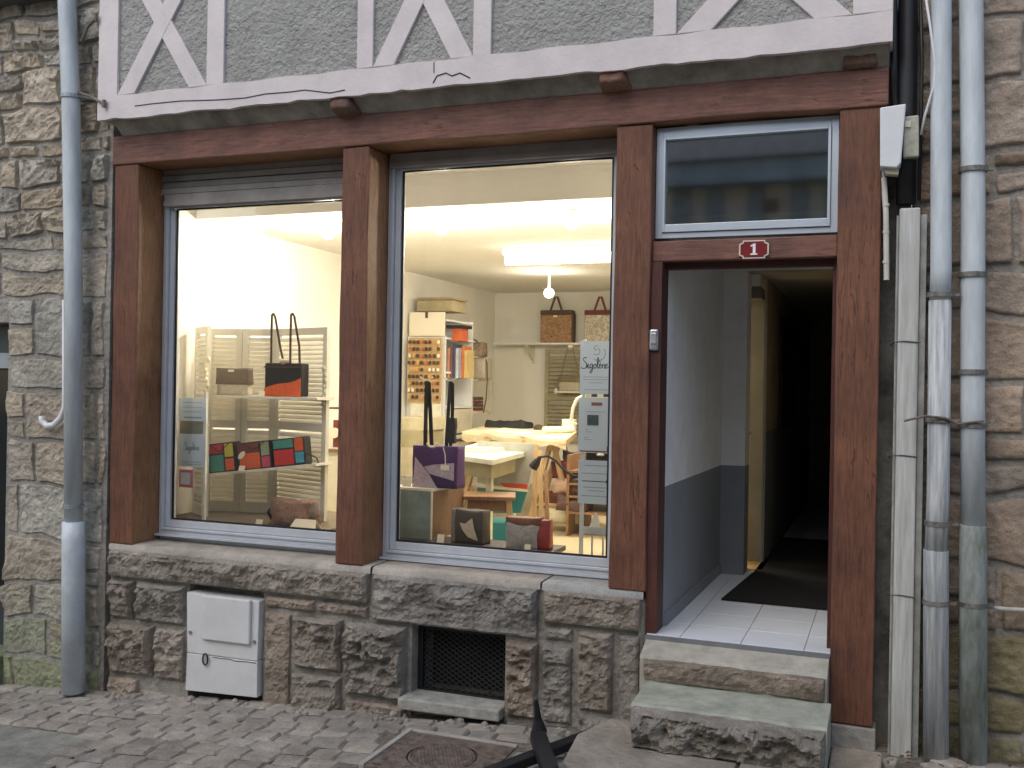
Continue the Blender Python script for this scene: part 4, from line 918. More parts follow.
def screen():
    t = thing('louvred_screen', 'cream folding screen of louvred shutters behind the left window', 'screen', (-4.2, 1.0, PL))
    for a, b in (((-4.73, .97), (-4.49, .80)), ((-4.73, 1.1), (-4.46, 1.15)), ((-4.455, 1.15), (-4.20, 1.2)), ((-4.195, 1.2), (-3.64, 1.0))):
        louvre_leaf(t, a, b, PL, 2.08)
    k = 0
    b = MB(); r = random.Random(4)
    for z in np.arange(1.28, 1.85, .035): b.lathe([(.004, -.022), (.016, -.008), (.012, .01), (.004, .022)], (-4.49+r.uniform(-.012, .02), .765+r.uniform(-.01, .01), z), 7)
    b.build('knotted_tie', mat('cream_cloth', (.72, .66, .46), .9, var=.2), t, smooth=True)
    b = MB()
    for z in np.arange(1.55, 1.80, .04): b.lathe([(.004, -.022), (.014, -.008), (.012, .01), (.004, .022)], (-3.655+r.uniform(-.012, .012), .965, z), 7)
    b.build('knotted_tie', mat('grey_cloth', (.45, .43, .36), .9, var=.3), t, smooth=True)
    for z0, z1, lab in ((1.575, 1.575, 'upper narrow white display shelf tied to the louvred screen'), (1.02, 1.13, 'lower tilted white display shelf tied to the louvred screen')):
        xa, xb = -4.46, -3.60; b = MB()
        vs = [(xa, .80, z0), (xb, .80, z1), (xb, 1.02, z1), (xa, 1.12, z0)]
        b.add(vs+[(x, y, z+.018) for x, y, z in vs], [(3,2,1,0), (4,5,6,7), (0,1,5,4), (1,2,6,5), (2,3,7,6), (3,0,4,7)])
        tag(b.build('display_shelf', mat('shelf_white', (.66, .62, .52), .6) if z0 > 1.5 else bpy.data.materials['shelf_white'], org=(-4, .9, z0)), lab, 'shelf', 'display shelves on the screen')
screen()
def bag_root(name, lab, x, y, z, rz=0, group=None, cat='handbag'): return thing(name, lab, cat, (x, y, z), rz, group)
def loop(w, h, x0=0, y=0, n=14, sq=.5):
    pts = []
    for k in range(n+1):
        a = math.pi*k/n; cx = -math.cos(a)*w/2; pts.append((x0+cx, y, h*math.sin(a)**sq))
    return pts
def panels(t, m, polys, y, th=.003, nm='panel'):
    b = MB(); b.prism(polys, y-th, y+.0005); return b.build(nm, m, t, local=True)
BLK = fab('black_canvas', (.018, .015, .014)); ORG = fab('orange_leather', (.62, .10, .02), .6); TEAL = fab('teal_fabric', (.06, .26, .22)); RED = fab('red_fabric', (.50, .03, .03)); YEL = fab('lime_fabric', (.50, .45, .05))
MAR = fab('maroon_fabric', (.16, .035, .025)); SAGE = fab('sage_fabric', (.28, .32, .20)); PINK = fab('pink_fabric', (.50, .07, .13)); BLUE = fab('blue_fabric', (.05, .28, .38)); BRN = fab('brown_fabric', (.09, .055, .03)); BEI = fab('beige_fabric', (.48, .42, .32))
def left_bags():
    # clutch
    y = .87; a, c = at(215, 396, y=y), at(247, 396, y=y); w_ = c.x-a.x; h = at(230, 368, y=y).z-1.593
    t = bag_root('clutch_bag', 'small brown and beige clutch bag on the upper shelf of the left window', (a.x+c.x)/2, y+.04, 1.593)
    b = MB(); b.soft(w_*.94, .07, h*.42, .006, 1.0, .002, n=6); b.build('lower_body', BEI, t, local=True, smooth=True)
    b = MB(); b.soft(w_, .075, h*.6, .008, .8, .002, c=(0, 0, h*.40), n=6); b.build('flap', BRN, t, local=True, smooth=True)
    b = MB(); b.box(-.02, .025, -.052, -.046, h*.86, h*.94); b.build('clasp', M['card'], t, local=True)
    # orange and black tote
    a, c = at(264, 397, y=y), at(301, 397, y=y); w_ = c.x-a.x; h = at(282, 363, y=y).z-1.593
    t = bag_root('tote_bag', 'black tote bag with an orange wave and tall dark straps on the upper shelf', (a.x+c.x)/2, y+.05, 1.593)
    b = MB(); b.box(-w_/2, w_/2, -.05, .05, 0, h); b.build('body', BLK, t, local=True, bevel=.012)
    wave = [(-w_/2+.004, .003), (w_/2-.004, .003), (w_/2-.004, h*.56)]+[(w_/2-.004-(w_-.008)*k/12, h*(.56-.32*(k/12)**.9+.03*math.sin(k/12*6.28+3.3))) for k in range(1, 13)]
    panels(t, ORG, wave, -.052, .004, 'wave_panel')
    b = MB(); b.box(-w_/2-.003, w_/2+.003, -.056, -.051, h*.86, h*.90); b.build('top_seam', BRN, t, local=True)
    b = MB(); b.lathe([(.03, -.02), (.045, 0), (.03, .02)], (0, -.02, h+.01), 10); b.build('bow', BEI, t, local=True, smooth=True)
    hh = at(270, 313, y=y).z-1.593-h
    for x0, yy in ((-w_*.30, -.03), (w_*.22, -.03)):
        b = MB(); b.strap([(x0-.02, yy, h-.02), (x0-.022, yy, h+hh*.5), (x0-.02, yy, h+hh*.97), (x0-.01, yy, h+hh), (x0+.0, yy+.01, h+hh*.93), (x0+.03, yy+.03, h+hh*.35), (x0+.055 if x0 < 0 else x0+.03, yy+.04, h)], .016, .005, (1, 0, 0)); b.build('strap', BRN, t, local=True)
    # three colour block bags on the tilted shelf
    specs = [((206, 472), (236, 472), 443, 'colour block bag with teal, red, lime and orange squares, leftmost on the lower shelf', [(0, .62, 0, .60, TEAL), (0, .62, .66, .98, RED), (.68, .98, .50, .98, YEL), (.68, .98, .02, .44, ORG)]),
             ((238, 470), (272, 470), 441.5, 'colour block bag with a big orange square and maroon top, middle of the lower shelf', [(.05, .68, 0, .62, ORG), (.0, .66, .66, .98, MAR), (.73, .98, .46, .98, SAGE), (.73, .98, .0, .42, PINK)]),
             ((273, 466), (306, 466), 438, 'colour block bag with a big red square and blue corner, rightmost on the lower shelf', [(.03, .66, .02, .60, RED), (.03, .66, .66, .98, TEAL), (.71, .98, .50, 1.0, ORG), (.71, .98, .04, .46, BLUE)])]
    for i, (p, q, top, lab, pan) in enumerate(specs):
        y = .84; a, c = at(*p, y=y), at(*q, y=y); w_ = c.x-a.x-.004; cx = (a.x+c.x)/2; z = 1.04+.11*(cx+4.46)/.86; h = at(p[0]+15, top, y=y).z-z
        t = bag_root('shoulder_bag', lab, cx, y+.05, z, 0, 'colour block shoulder bags')
        t.rotation_euler = (0, -math.atan(.11/.86), 0)
        b = MB(); b.box(-w_/2, w_/2, -.045, .045, 0, h); b.build('body', BLK, t, local=True, bevel=.01)
        for u0, u1, v0, v1, m_ in pan:
            x0, x1 = -w_/2+w_*(.02+.96*u0), -w_/2+w_*(.02+.96*u1); b = MB(); b.box(x0, x1, -.049, -.0455, h*(.03+.94*v0), h*(.03+.94*v1)); b.build('panel', m_, t, local=True, bevel=.0015)
        if i == 2:
            b = MB(); b.strap([(w_/2-.01, -.03, .07), (w_/2+.04, -.04, .06), (w_/2+.085, -.04, .035), (w_/2+.09, -.03, .0), (w_/2+.05, -.03, -.008), (w_/2, -.03, .005)], .012, .006, (0, 1, 0)); b.build('strap', BLK, t, local=True)
        if i < 2:
            b = MB(); b.strap([(-w_*.3, -.052, h*.98), (0, -.054, h*.70), (w_*.15, -.054, h*.80), (w_*.35, -.05, h*.95)], .006, .003, (0, 0, 1)); b.build('strap', BLK, t, local=True)
        if i == 1:
            b = MB(); b.prism([(-w_*.35+.032*math.cos(a_), h*.55+.022*math.sin(a_)+.015*math.cos(a_)) for a_ in np.linspace(0, 2*math.pi, 14)[:-1]], -.056, -.0535); b.build('fabric_tag', M['card'], t, local=True)
    # cloth bag and crumpled scarf
    a = at(270, 527, z=PL); t = bag_root('cloth_bag', 'crumpled brown patterned cloth bag on the platform under the shelves', -3.75, .78, PL)
    b = MB(); b.soft(.30, .16, .17, .035, .7, .022, n=12, seed=3); b.build('body', pattern('brown_floral', [(.12, .06, .045), (.26, .15, .11), (.16, .09, .07), (.34, .23, .17)], 50), t, local=True, smooth=True)
    b = MB(); b.strap([(-.14, -.05, .02), (-.17, -.06, .08), (-.14, -.05, .13), (-.09, -.04, .15)], .02, .008, (0, 1, 0)); b.build('strap', BLK, t, local=True)
    b = MB(); b.soft(.10, .07, .10, .02, .5, .012, c=(.13, -.01, .06), n=8, seed=8); b.build('side_pocket', fab('grey_brown_cloth', (.20, .15, .13)), t, local=True, smooth=True)
left_bags()
def flat_card(px0, px1, py0, py1, y, lab, cat='price tag', m=None, lean=.0, grp='white price tags', nm='price_tag'):
    a, c = at(px0, py1, y=y), at(px1, py0, y=y); b = MB(); b.prism([(a.x, a.z), (c.x, a.z), (c.x, c.z), (a.x, c.z)], y, y+.003)
    z0 = a.z; b.v = [(x, yy+(z-z0)*lean, z) for x, yy, z in b.v]
    return tag(b.build(nm, m or M['card'], org=((a.x+c.x)/2, y, z0)), lab, cat, grp)
flat_card(258, 264, 391.5, 396.5, .815, 'white price tag at the left foot of the black and orange tote', lean=.3)
flat_card(238, 244, 466, 472, .80, 'white price tag in front of the middle colour block bag', lean=.3)
flat_card(255, 261.5, 520, 526.5, .55, 'white price tag on the platform left of the crumpled cloth bag', lean=.3)
flat_card(436.5, 443.5, 535, 542.5, .50, 'white price tag on the platform in front of the grey display cube', lean=.3)
flat_card(402, 411, 480, 486.5, .60, 'white price tag on top of the grey display cube', lean=.3)
flat_card(524, 530, 545, 552, .45, 'white price tag leaning on the grey and red bag', lean=.3)
flat_card(568, 573, 345, 347.5, 6.6, 'tiny white price tag on the wall shelf beside the brown floral tote', m=M['card'])
def sign_card():
    t = thing('tent_card', 'blank cream folded card standing at the right corner of the left window', 'sign', (-3.5, .55, PL))
    b = MB(); a, c = at(287, 531, z=PL), at(316, 533, z=PL); h = .075
    vs = [(a.x, a.y, PL), (c.x, a.y, PL), (c.x-.03, a.y+.05, PL+h), (a.x+.03, a.y+.05, PL+h)]
    b.add(vs+[(x, y+.004, z) for x, y, z in vs], [(0,1,2,3), (7,6,5,4), (4,5,1,0), (5,6,2,1), (6,7,3,2), (7,4,0,3)]); b.build('front_leaf', M['card'], t)
    b = MB(); vs = [(a.x, a.y+.11, PL), (c.x, a.y+.11, PL), (c.x-.03, a.y+.056, PL+h), (a.x+.03, a.y+.056, PL+h)]
    b.add(vs+[(x, y-.003, z) for x, y, z in vs], [(3,2,1,0), (4,5,6,7), (0,1,5,4), (1,2,6,5), (2,3,7,6), (3,0,4,7)]); b.build('rear_leaf', M['card'], t)
sign_card()
b = MB(); b.slab([(-4.17, .52), (-4.09, .50), (-4.05, .6), (-4.14, .62)], PL+.001, PL+.012)
tag(b.build('soap_packet', mat('yellow_card', (.55, .48, .22), .7), org=(-4.1, .55, PL), bevel=.002), 'small flat yellow packet lying at the left of the platform', 'packet')
# ---- notices
def lines(b, x0, x1, z, y, th=.0022): b.box(x0, x1, y-.0012, y-.0002, z-th, z+th)
SIG = [[(.55,1.9),(.35,2.1),(.05,1.95),(.05,1.6),(.45,1.2),(.6,.75),(.35,.3),(-.1,.25),(-.35,.5)],
 [(.6,.3),(.85,1.0),(.85,.45),(1.0,.3),(1.15,.45)], [(.9,1.3),(.93,1.34)],
 [(1.55,.95),(1.3,1.0),(1.15,.7),(1.25,.35),(1.5,.45),(1.6,1.0),(1.55,.0),(1.4,-.45),(1.15,-.4),(1.3,-.05),(1.75,.35)],
 [(1.95,.95),(1.8,.75),(1.85,.4),(2.05,.32),(2.2,.6),(2.1,.95),(1.95,.95),(2.15,.85),(2.35,.8)],
 [(2.35,.5),(2.6,1.6),(2.55,2.0),(2.42,1.9),(2.4,.6),(2.5,.32),(2.7,.5)],
 [(2.75,.65),(2.98,.8),(2.9,1.02),(2.75,.95),(2.7,.6),(2.8,.33),(3.05,.42)], [(2.75,1.5),(2.95,1.25)],
 [(3.2,.95),(3.22,.3),(3.3,.8),(3.5,1.0),(3.6,.8),(3.6,.35),(3.75,.35)],
 [(3.85,.65),(4.08,.8),(4.0,1.02),(3.85,.95),(3.8,.6),(3.9,.33),(4.3,.5)]]
def smooth(p, k=5):
    if len(p) < 3: return p
    q = [p[0]]+list(p)+[p[-1]]; o = []
    for i in range(1, len(q)-2):
        for j in range(k):
            t = j/k; o.append(tuple(.5*((2*q[i][d])+(-q[i-1][d]+q[i+1][d])*t+(2*q[i-1][d]-5*q[i][d]+4*q[i+1][d]-q[i+2][d])*t*t+(-q[i-1][d]+3*q[i][d]-3*q[i+1][d]+q[i+2][d])*t**3) for d in (0, 1)))
    return o+[p[-1]]
def cursive(b, x, z, s, y, r):
    for st in SIG: b.tube([(x+px*s, y, z+pz*s) for px, pz in smooth(st)], r, 4)
def notices():
    y = .44
    def sheet(px0, px1, py0, py1, lab, name='notice'):
        a, c = at(px0, (py0+py1)/2, y=y).x, at(px1, (py0+py1)/2, y=y).x; zt, zb = at((px0+px1)/2, py0, y=y).z, at((px0+px1)/2, py1, y=y).z
        t = thing(name, lab, 'notice', ((a+c)/2, y, zb), group='paper notices hung in the windows')
        b = MB(); b.box(a, c, y, y+.003, zb, zt); b.build('sheet', M['paper'], t); return t, a, c, zb, zt
    t, a, c, zb, zt = sheet(580, 613, 341, 394, 'pale blue notice with the cursive shop name, top of the leaflet rack')
    W = c-a; b = MB(); cursive(b, a+.10*W, zt-.55*(zt-zb), W*.178, y-.001, .0022); b.build('lettering', M['ink'], t)
    sw = MB(); cx, cz = a+.55*W, zt-.23*(zt-zb)
    sw.tube([(cx+.042*math.cos(u), y-.001, cz+.042*math.sin(u)) for u in np.linspace(-2.2, .6, 12)], .0022, 4); sw.tube([(cx+.02*math.cos(u)-.01, y-.001, cz+.02*math.sin(u)+.01) for u in np.linspace(-2.4, 1.2, 10)], .002, 4); sw.tube([(cx-.01+.015*math.cos(u), y-.001, cz+.03+.012*math.sin(u)) for u in np.linspace(1, 5, 8)], .002, 4)
    sw.build('swirl_emblem', mat('grey_blue_ink', (.30, .38, .46), .7), t)
    g = MB()
    for v, l0, l1 in ((.68, .1, .95), (.73, .1, .95), (.79, .28, .7), (.92, .15, .95)): lines(g, a+l0*W, a+l1*W, zt-v*(zt-zb), y, .0016)
    g.build('text_line', bpy.data.materials['grey_blue_ink'], t)
    t, a, c, zb, zt = sheet(578.5, 612, 398, 453, 'notice with a small dark picture and a red header, middle of the leaflet rack'); W = c-a; H = zt-zb
    g = MB(); g.box(a+.38*W, a+.70*W, y-.0015, y-.0002, zt-.14*H, zt-.08*H); g.build('header', mat('brick_red_print', (.35, .12, .10), .7), t)
    g = MB(); g.box(a+.26*W, a+.60*W, y-.0015, y-.0002, zt-.50*H, zt-.31*H); g.build('picture', mat('dark_green_print', (.06, .11, .11), .7, var=.5, scale=120), t)
    g = MB()
    for v, l0, l1 in ((.25, .2, .8), (.58, .2, .32), (.62, .2, .42), (.72, .18, .3), (.76, .18, .4)): lines(g, a+l0*W, a+l1*W, zt-v*H, y, .0015)
    g.build('text_line', bpy.data.materials['grey_blue_ink'], t)
    g = MB(); g.box(a+.05*W, a+.97*W, y-.0015, y-.0002, zb+.005, zb+.012); g.box(a+.86*W, a+.97*W, y-.0018, y-.0002, zb+.012, zb+.04); g.build('footer', mat('wine_print', (.22, .05, .07), .7), t)
    t, a, c, zb, zt = sheet(578, 611.5, 460.5, 504, 'notice with lines of text around a long black arrow pointing right, bottom of the rack'); W = c-a; H = zt-zb
    g = MB(); g.box(a+.12*W, a+.86*W, y-.0015, y-.0002, zt-.49*H, zt-.47*H); g.prism([(a+.84*W, zt-.44*H), (a+.96*W, zt-.48*H), (a+.84*W, zt-.52*H)], y-.0015, y-.0002); g.build('arrow', M['ink'], t)
    g = MB()
    for v, l0, l1 in ((.12, .2, .9), (.30, .1, .95), (.62, .15, .95), (.70, .3, .8), (.82, .1, .95)): lines(g, a+l0*W, a+l1*W, zt-v*H, y, .0022)
    g.build('text_line', bpy.data.materials['grey_blue_ink'], t)
    # rack holding them
    t = thing('leaflet_rack', 'narrow white metal rack of leaflets at the right edge of the right-hand window', 'rack', (-1.55, .5, PL-.1))
    xa, xb = at(582.5, 450, y=.46).x, -1.40; m_ = mat('rack_enamel', (.62, .63, .58), .4)
    for nm, xx in (('upright', xa), ('upright', xb)):
        b = MB(); b.box(xx-.010, xx+.010, .455, .475, FZ, 1.97); b.build(nm, m_, t)
    b = MB(); b.box(xa+.01, xb-.01, .456, .60, .86, .875); b.box(xa+.01, xb-.01, .456, .462, .875, .90); b.build('tray', m_, t)
    for px in (592, 603): b = MB(); x = at(px, 545, y=.47).x; b.box(x-.005, x+.005, .465, .475, FZ, .859); b.build('leg', m_, t)
    b = MB(); b.box(xa+.01, xb-.01, .455, .465, 1.665, 1.68); b.box(xa+.01, xb-.01, .455, .465, 1.365, 1.38); b.build('rail', m_, t)
    for k, (px, py, w_, lab, mt) in enumerate(((594, 395.5, 6, 'dark clip between the upper two notices, left one', M['ink']), (606, 395.5, 6, 'dark clip between the upper two notices, right one', M['ink']))):
        p = at(px, py, y=.43); b = MB(); b.box(p.x-.016, p.x+.016, .43, .445, p.z-.008, p.z+.008); tag(b.build('paper_clip', mt, org=p, bevel=.002), lab, 'clip', 'clips on the leaflet rack')
    p = at(598, 457, y=.5); t = bag_root('small_purse', 'tiny black purse with a white flower on the rack behind the notices', p.x, .52, p.z-.03); b = MB(); b.soft(.14, .05, .07, .01, .8, .004); b.build('body', BLK, t, local=True, smooth=True); b = MB(); b.lathe([(.02, -.006), (.024, .0), (.012, .01)], (.02, -.04, .045), 8); b.build('flower', M['card'], t, local=True)
    p = at(604, 520, y=.55); t = bag_root('black_bag', 'black bag standing on the tray of the leaflet rack', -1.45, .56, .876); b = MB(); b.soft(.10, .07, .20, .01, .8, .004); b.build('body', BLK, t, local=True, smooth=True); b = MB(); b.tube([(x, 0, z+.17) for x, _, z in loop(.07, .10)], .005, 6); b.build('handle', BLK, t, local=True)
    t = thing('price_stand', 'small white easel card on the tray of the leaflet rack', 'sign', (-1.56, .5, .876)); b = MB(); b.prism([(-.04, 0), (.04, 0), (.01, .10), (-.002, .10)], -.002, .002); b.build('card', M['card'], t, local=True); b = MB(); b.box(-.045, .045, -.012, -.003, .0, .014); b.build('foot', BLK, t, local=True)
    # left window notices
    y = .42
    for args in ((179, 206, 398, 421, 'pale notice with lines of print, upper one at the left edge of the left window'), (179, 205.5, 434, 467, 'pale notice with the small cursive shop name at the left edge of the left window')):
        t, a, c, zb, zt = sheet(*args); W = c-a; H = zt-zb; g = MB()
        for v in ((.2, .4, .6) if args[2] < 410 else (.85, .92)): lines(g, a+.15*W, a+.85*W, zt-v*H, y, .0022)
        if args[2] < 410: lines(g, a+.2*W, a+.85*W, zt-.85*H, y, .005)
        g.build('text_line', bpy.data.materials['grey_blue_ink'], t)
        if args[2] > 410: g = MB(); cursive(g, a+.22*W, zt-.52*H, W*.13, y-.001, .003); g.build('lettering', bpy.data.materials['grey_blue_ink'], t)
    t = thing('display_post', 'thin white post with a grey panel carrying the notices in the left window', 'rack', (-4.25, .47, PL)); xx = at(205, 460, y=.47).x
    b = MB(); b.box(xx-.01, xx+.01, .46, .48, PL, 1.62); b.build('post', m_, t)
    b = MB(); b.box(at(180, 428, y=.46).x, xx-.011, .458, .462, at(190, 434, y=.46).z, at(190, 421, y=.46).z); b.build('grey_panel', mat('grey_felt', (.22, .21, .17), .9), t)
    a, c = at(179, 487, y=.44), at(193, 470, y=.44); t = thing('sticker', 'small pink and white payment sticker low at the left edge of the left window', 'sticker', ((a.x+c.x)/2, .44, a.z))
    b = MB(); b.box(a.x, c.x, .44, .443, a.z, c.z); b.build('sheet', mat('pink_print', (.60, .16, .26), .6), t); b = MB(); b.box(a.x+.015, c.x-.02, .437, .4398, a.z+.02, c.z-.02); b.build('centre', M['paper'], t)
notices()
# ---- right-hand window goods
def cube_and_bags():
    a = at(403, 487, y=.6); c = at(432, 489, y=.6); ztop = 1.045
    t = thing('display_cube', 'grey green display cube with a brown side, left corner of the right-hand window', 'display cube', (-2.78, .8, PL))
    pts = [(c.x, .60), (c.x+.05, .98), (c.x-.24, 1.02), (c.x-.30, .62)]
    b = MB(); b.slab(pts, PL, ztop-.015); b.build('box', mat('grey_green_panel', (.21, .27, .25), .6, var=.2, scale=6), t)
    q = MB(); x0, y0 = c.x+.004, .603; x1, y1 = c.x+.052, .978; q.add([(x0, y0+.01, PL+.01), (x1, y1, PL+.01), (x1, y1, ztop-.02), (x0, y0+.01, ztop-.02), (x0-.006, y0+.01, PL+.01), (x1-.006, y1, PL+.01), (x1-.006, y1, ztop-.02), (x0-.006, y0+.01, ztop-.02)], [(0,1,2,3), (7,6,5,4), (4,5,1,0), (5,6,2,1), (6,7,3,2), (7,4,0,3)]); q.build('side_panel', wood('brown_ply', (.17, .09, .05), (.27, .16, .09), (6, 6, .8)), t)
    b = MB(); b.slab([(p[0]*1.0+(p[0]-c.x+.13)*.02, p[1]) for p in pts], ztop-.0145, ztop); b.box(c.x-.004, c.x+.006, .594, .602, PL, ztop-.015); b.build('white_edge', M['card'], t)
    # purple bag
    y = .68; l, r = at(412, 485, y=y), at(457, 485, y=y); w_ = r.x-l.x; z = ztop; h = at(435, 446, y=y).z-z
    t = bag_root('tote_bag', 'purple tote bag with lilac floral patches standing on the display cube', (l.x+r.x)/2, y+.06, z, .0)
    PUR = fab('purple_fabric', (.07, .025, .12)); LIL = pattern('lilac_floral', [(.30, .24, .30), (.50, .42, .48), (.38, .30, .40), (.60, .54, .56)], 60)
    b = MB(); b.soft(w_, .13, h, .012, .9, .004, n=10); b.build('body', PUR, t, local=True, smooth=True)
    yy = -.082
    panels(t, LIL, [(-w_*.44, .0), (w_*.10, .0), (-w_*.08, h*.32), (-w_*.40, h*.72)], yy, .004)
    panels(t, LIL, [(-w_*.08, h*.34), (w_*.46, h*.20), (w_*.46, h*.62), (w_*.0, h*.56), (-w_*.20, h*.50)], yy, .004)
    b = MB(); b.box(w_*.18, w_*.36, yy-.010, yy-.007, h*.44, h*.56); b.build('label_tag', M['card'], t, local=True)
    b = MB(); b.strap([(w_*.28, yy-.006, h*.56), (w_*.27, yy-.006, h*.8), (w_*.22, yy-.002, h*.98)], .006, .002); b.build('tag_string', M['card'], t, local=True)
    hh = at(423, 381, y=y).z-z
    b = MB(); x0 = at(423, 420, y=y).x-(l.x+r.x)/2; b.strap([(x0, -.02, h-.02), (x0, -.02, hh*.8), (x0+.003, -.02, hh), (x0+.012, -.01, hh-.01), (x0+.022, .0, hh*.7), (x0+.035, .0, h)], .026, .005); b.build('strap', BLK, t, local=True)
    x1 = at(447, 420, y=y).x-(l.x+r.x)/2; b = MB(); b.strap([(x1-.02, -.02, h-.02), (x1-.012, -.02, hh*.65), (x1, -.02, hh), (x1+.012, -.01, hh*.98), (x1+.01, 0, hh*.7), (x1, .0, h)], .022, .005); b.build('strap', BLK, t, local=True)
    b = MB(); b.soft(.055, .04, .16, .006, .8, .006, c=(x1+.02, -.03, h+.02)); b.box(x1+.012, x1+.034, -.056, -.052, h+.09, h+.13); b.build('phone_pouch', BLK, t, local=True, smooth=False)
    for k, (xh, lab) in enumerate(((x0, 'white hook at the top of the left strap of the purple tote'), (x1, 'white hook at the top of the right strap of the purple tote'))):
        q = Vector(((l.x+r.x)/2+xh, y+.04, z+hh+.004)); b = MB(); b.tube([q+Vector((-.045, 0, .022)), q+Vector((-.02, 0, .004)), q+Vector((.02, 0, .004)), q+Vector((.045, 0, .022))], .005, 6); tag(b.build('hanger_hook', M['card'], org=q), lab, 'hook', 'white strap hooks')
    b = MB(); cc = Vector(((l.x+r.x)/2+.0, y-.045, z+h+.02)); b.tube([cc+Vector((.035*math.cos(a_), 0, .035*math.sin(a_)+.01)) for a_ in np.linspace(3.4, 6.1, 10)], .007, 8); tag(b.build('necklace', M['card'], org=cc, smooth=True), 'cream cord necklace draped over the opening of the purple tote', 'necklace')
    # brown bag
    y = .55; l, r = at(451, 543, y=y), at(484, 545, y=y); w_ = r.x-l.x; h = at(468, 510, y=y).z-PL
    t = bag_root('handbag', 'dark brown bag with a beige leaf patch, standing beside the display cube', (l.x+r.x)/2, y+.05, PL, -.15)
    b = MB(); b.soft(w_, .10, h, .012, .95, .004, n=10, seed=5); b.build('body', fab('grey_brown_leather', (.07, .055, .045), .5), t, local=True, smooth=True)
    leaf = [(-w_*.18, h*.62), (.0, h*.60), (w_*.22, h*.78), (w_*.30, h*.45), (w_*.42, h*.14), (w_*.10, h*.22), (-w_*.08, h*.42)]
    panels(t, pattern('beige_lace', [(.42, .33, .24), (.60, .50, .40), (.50, .40, .30)], 70), leaf, -.066, .004)
    b = MB(); b.box(-w_/2-.005, -w_/2+.03, -.055, -.02, 0, h); b.build('side_gusset', fab('grey_gusset', (.20, .20, .18)), t, local=True, bevel=.01)
    # grey and red bag
    y = .52; l, r = at(504, 549, y=y), at(548, 552, y=y); w_ = r.x-l.x; h = at(522, 517, y=y).z-PL
    t = bag_root('handbag', 'grey bag with brown top and red side at the right end of the platform', (l.x+r.x)/2, y+.05, PL, .1)
    b = MB(); b.soft(w_*.74, .09, h*.80, .02, .9, .006, c=(-w_*.10, 0, 0), n=10, seed=6); b.build('body', pattern('grey_lace', [(.24, .23, .22), (.38, .37, .35), (.30, .29, .28)], 60), t, local=True, smooth=True)
    b = MB(); b.soft(w_*.78, .085, h*.24, .006, .9, .004, c=(-w_*.10, 0, h*.74), n=6, seed=2); b.build('top_band', fab('reddish_brown_leather', (.17, .06, .035), .5), t, local=True, smooth=True)
    b = MB(); b.soft(w_*.26, .10, h*.92, .01, .7, .006, c=(w_*.36, .0, 0), n=8, seed=4); b.build('side_flap', fab('dark_red_leather', (.26, .025, .02), .5), t, local=True, smooth=True)
cube_and_bags()
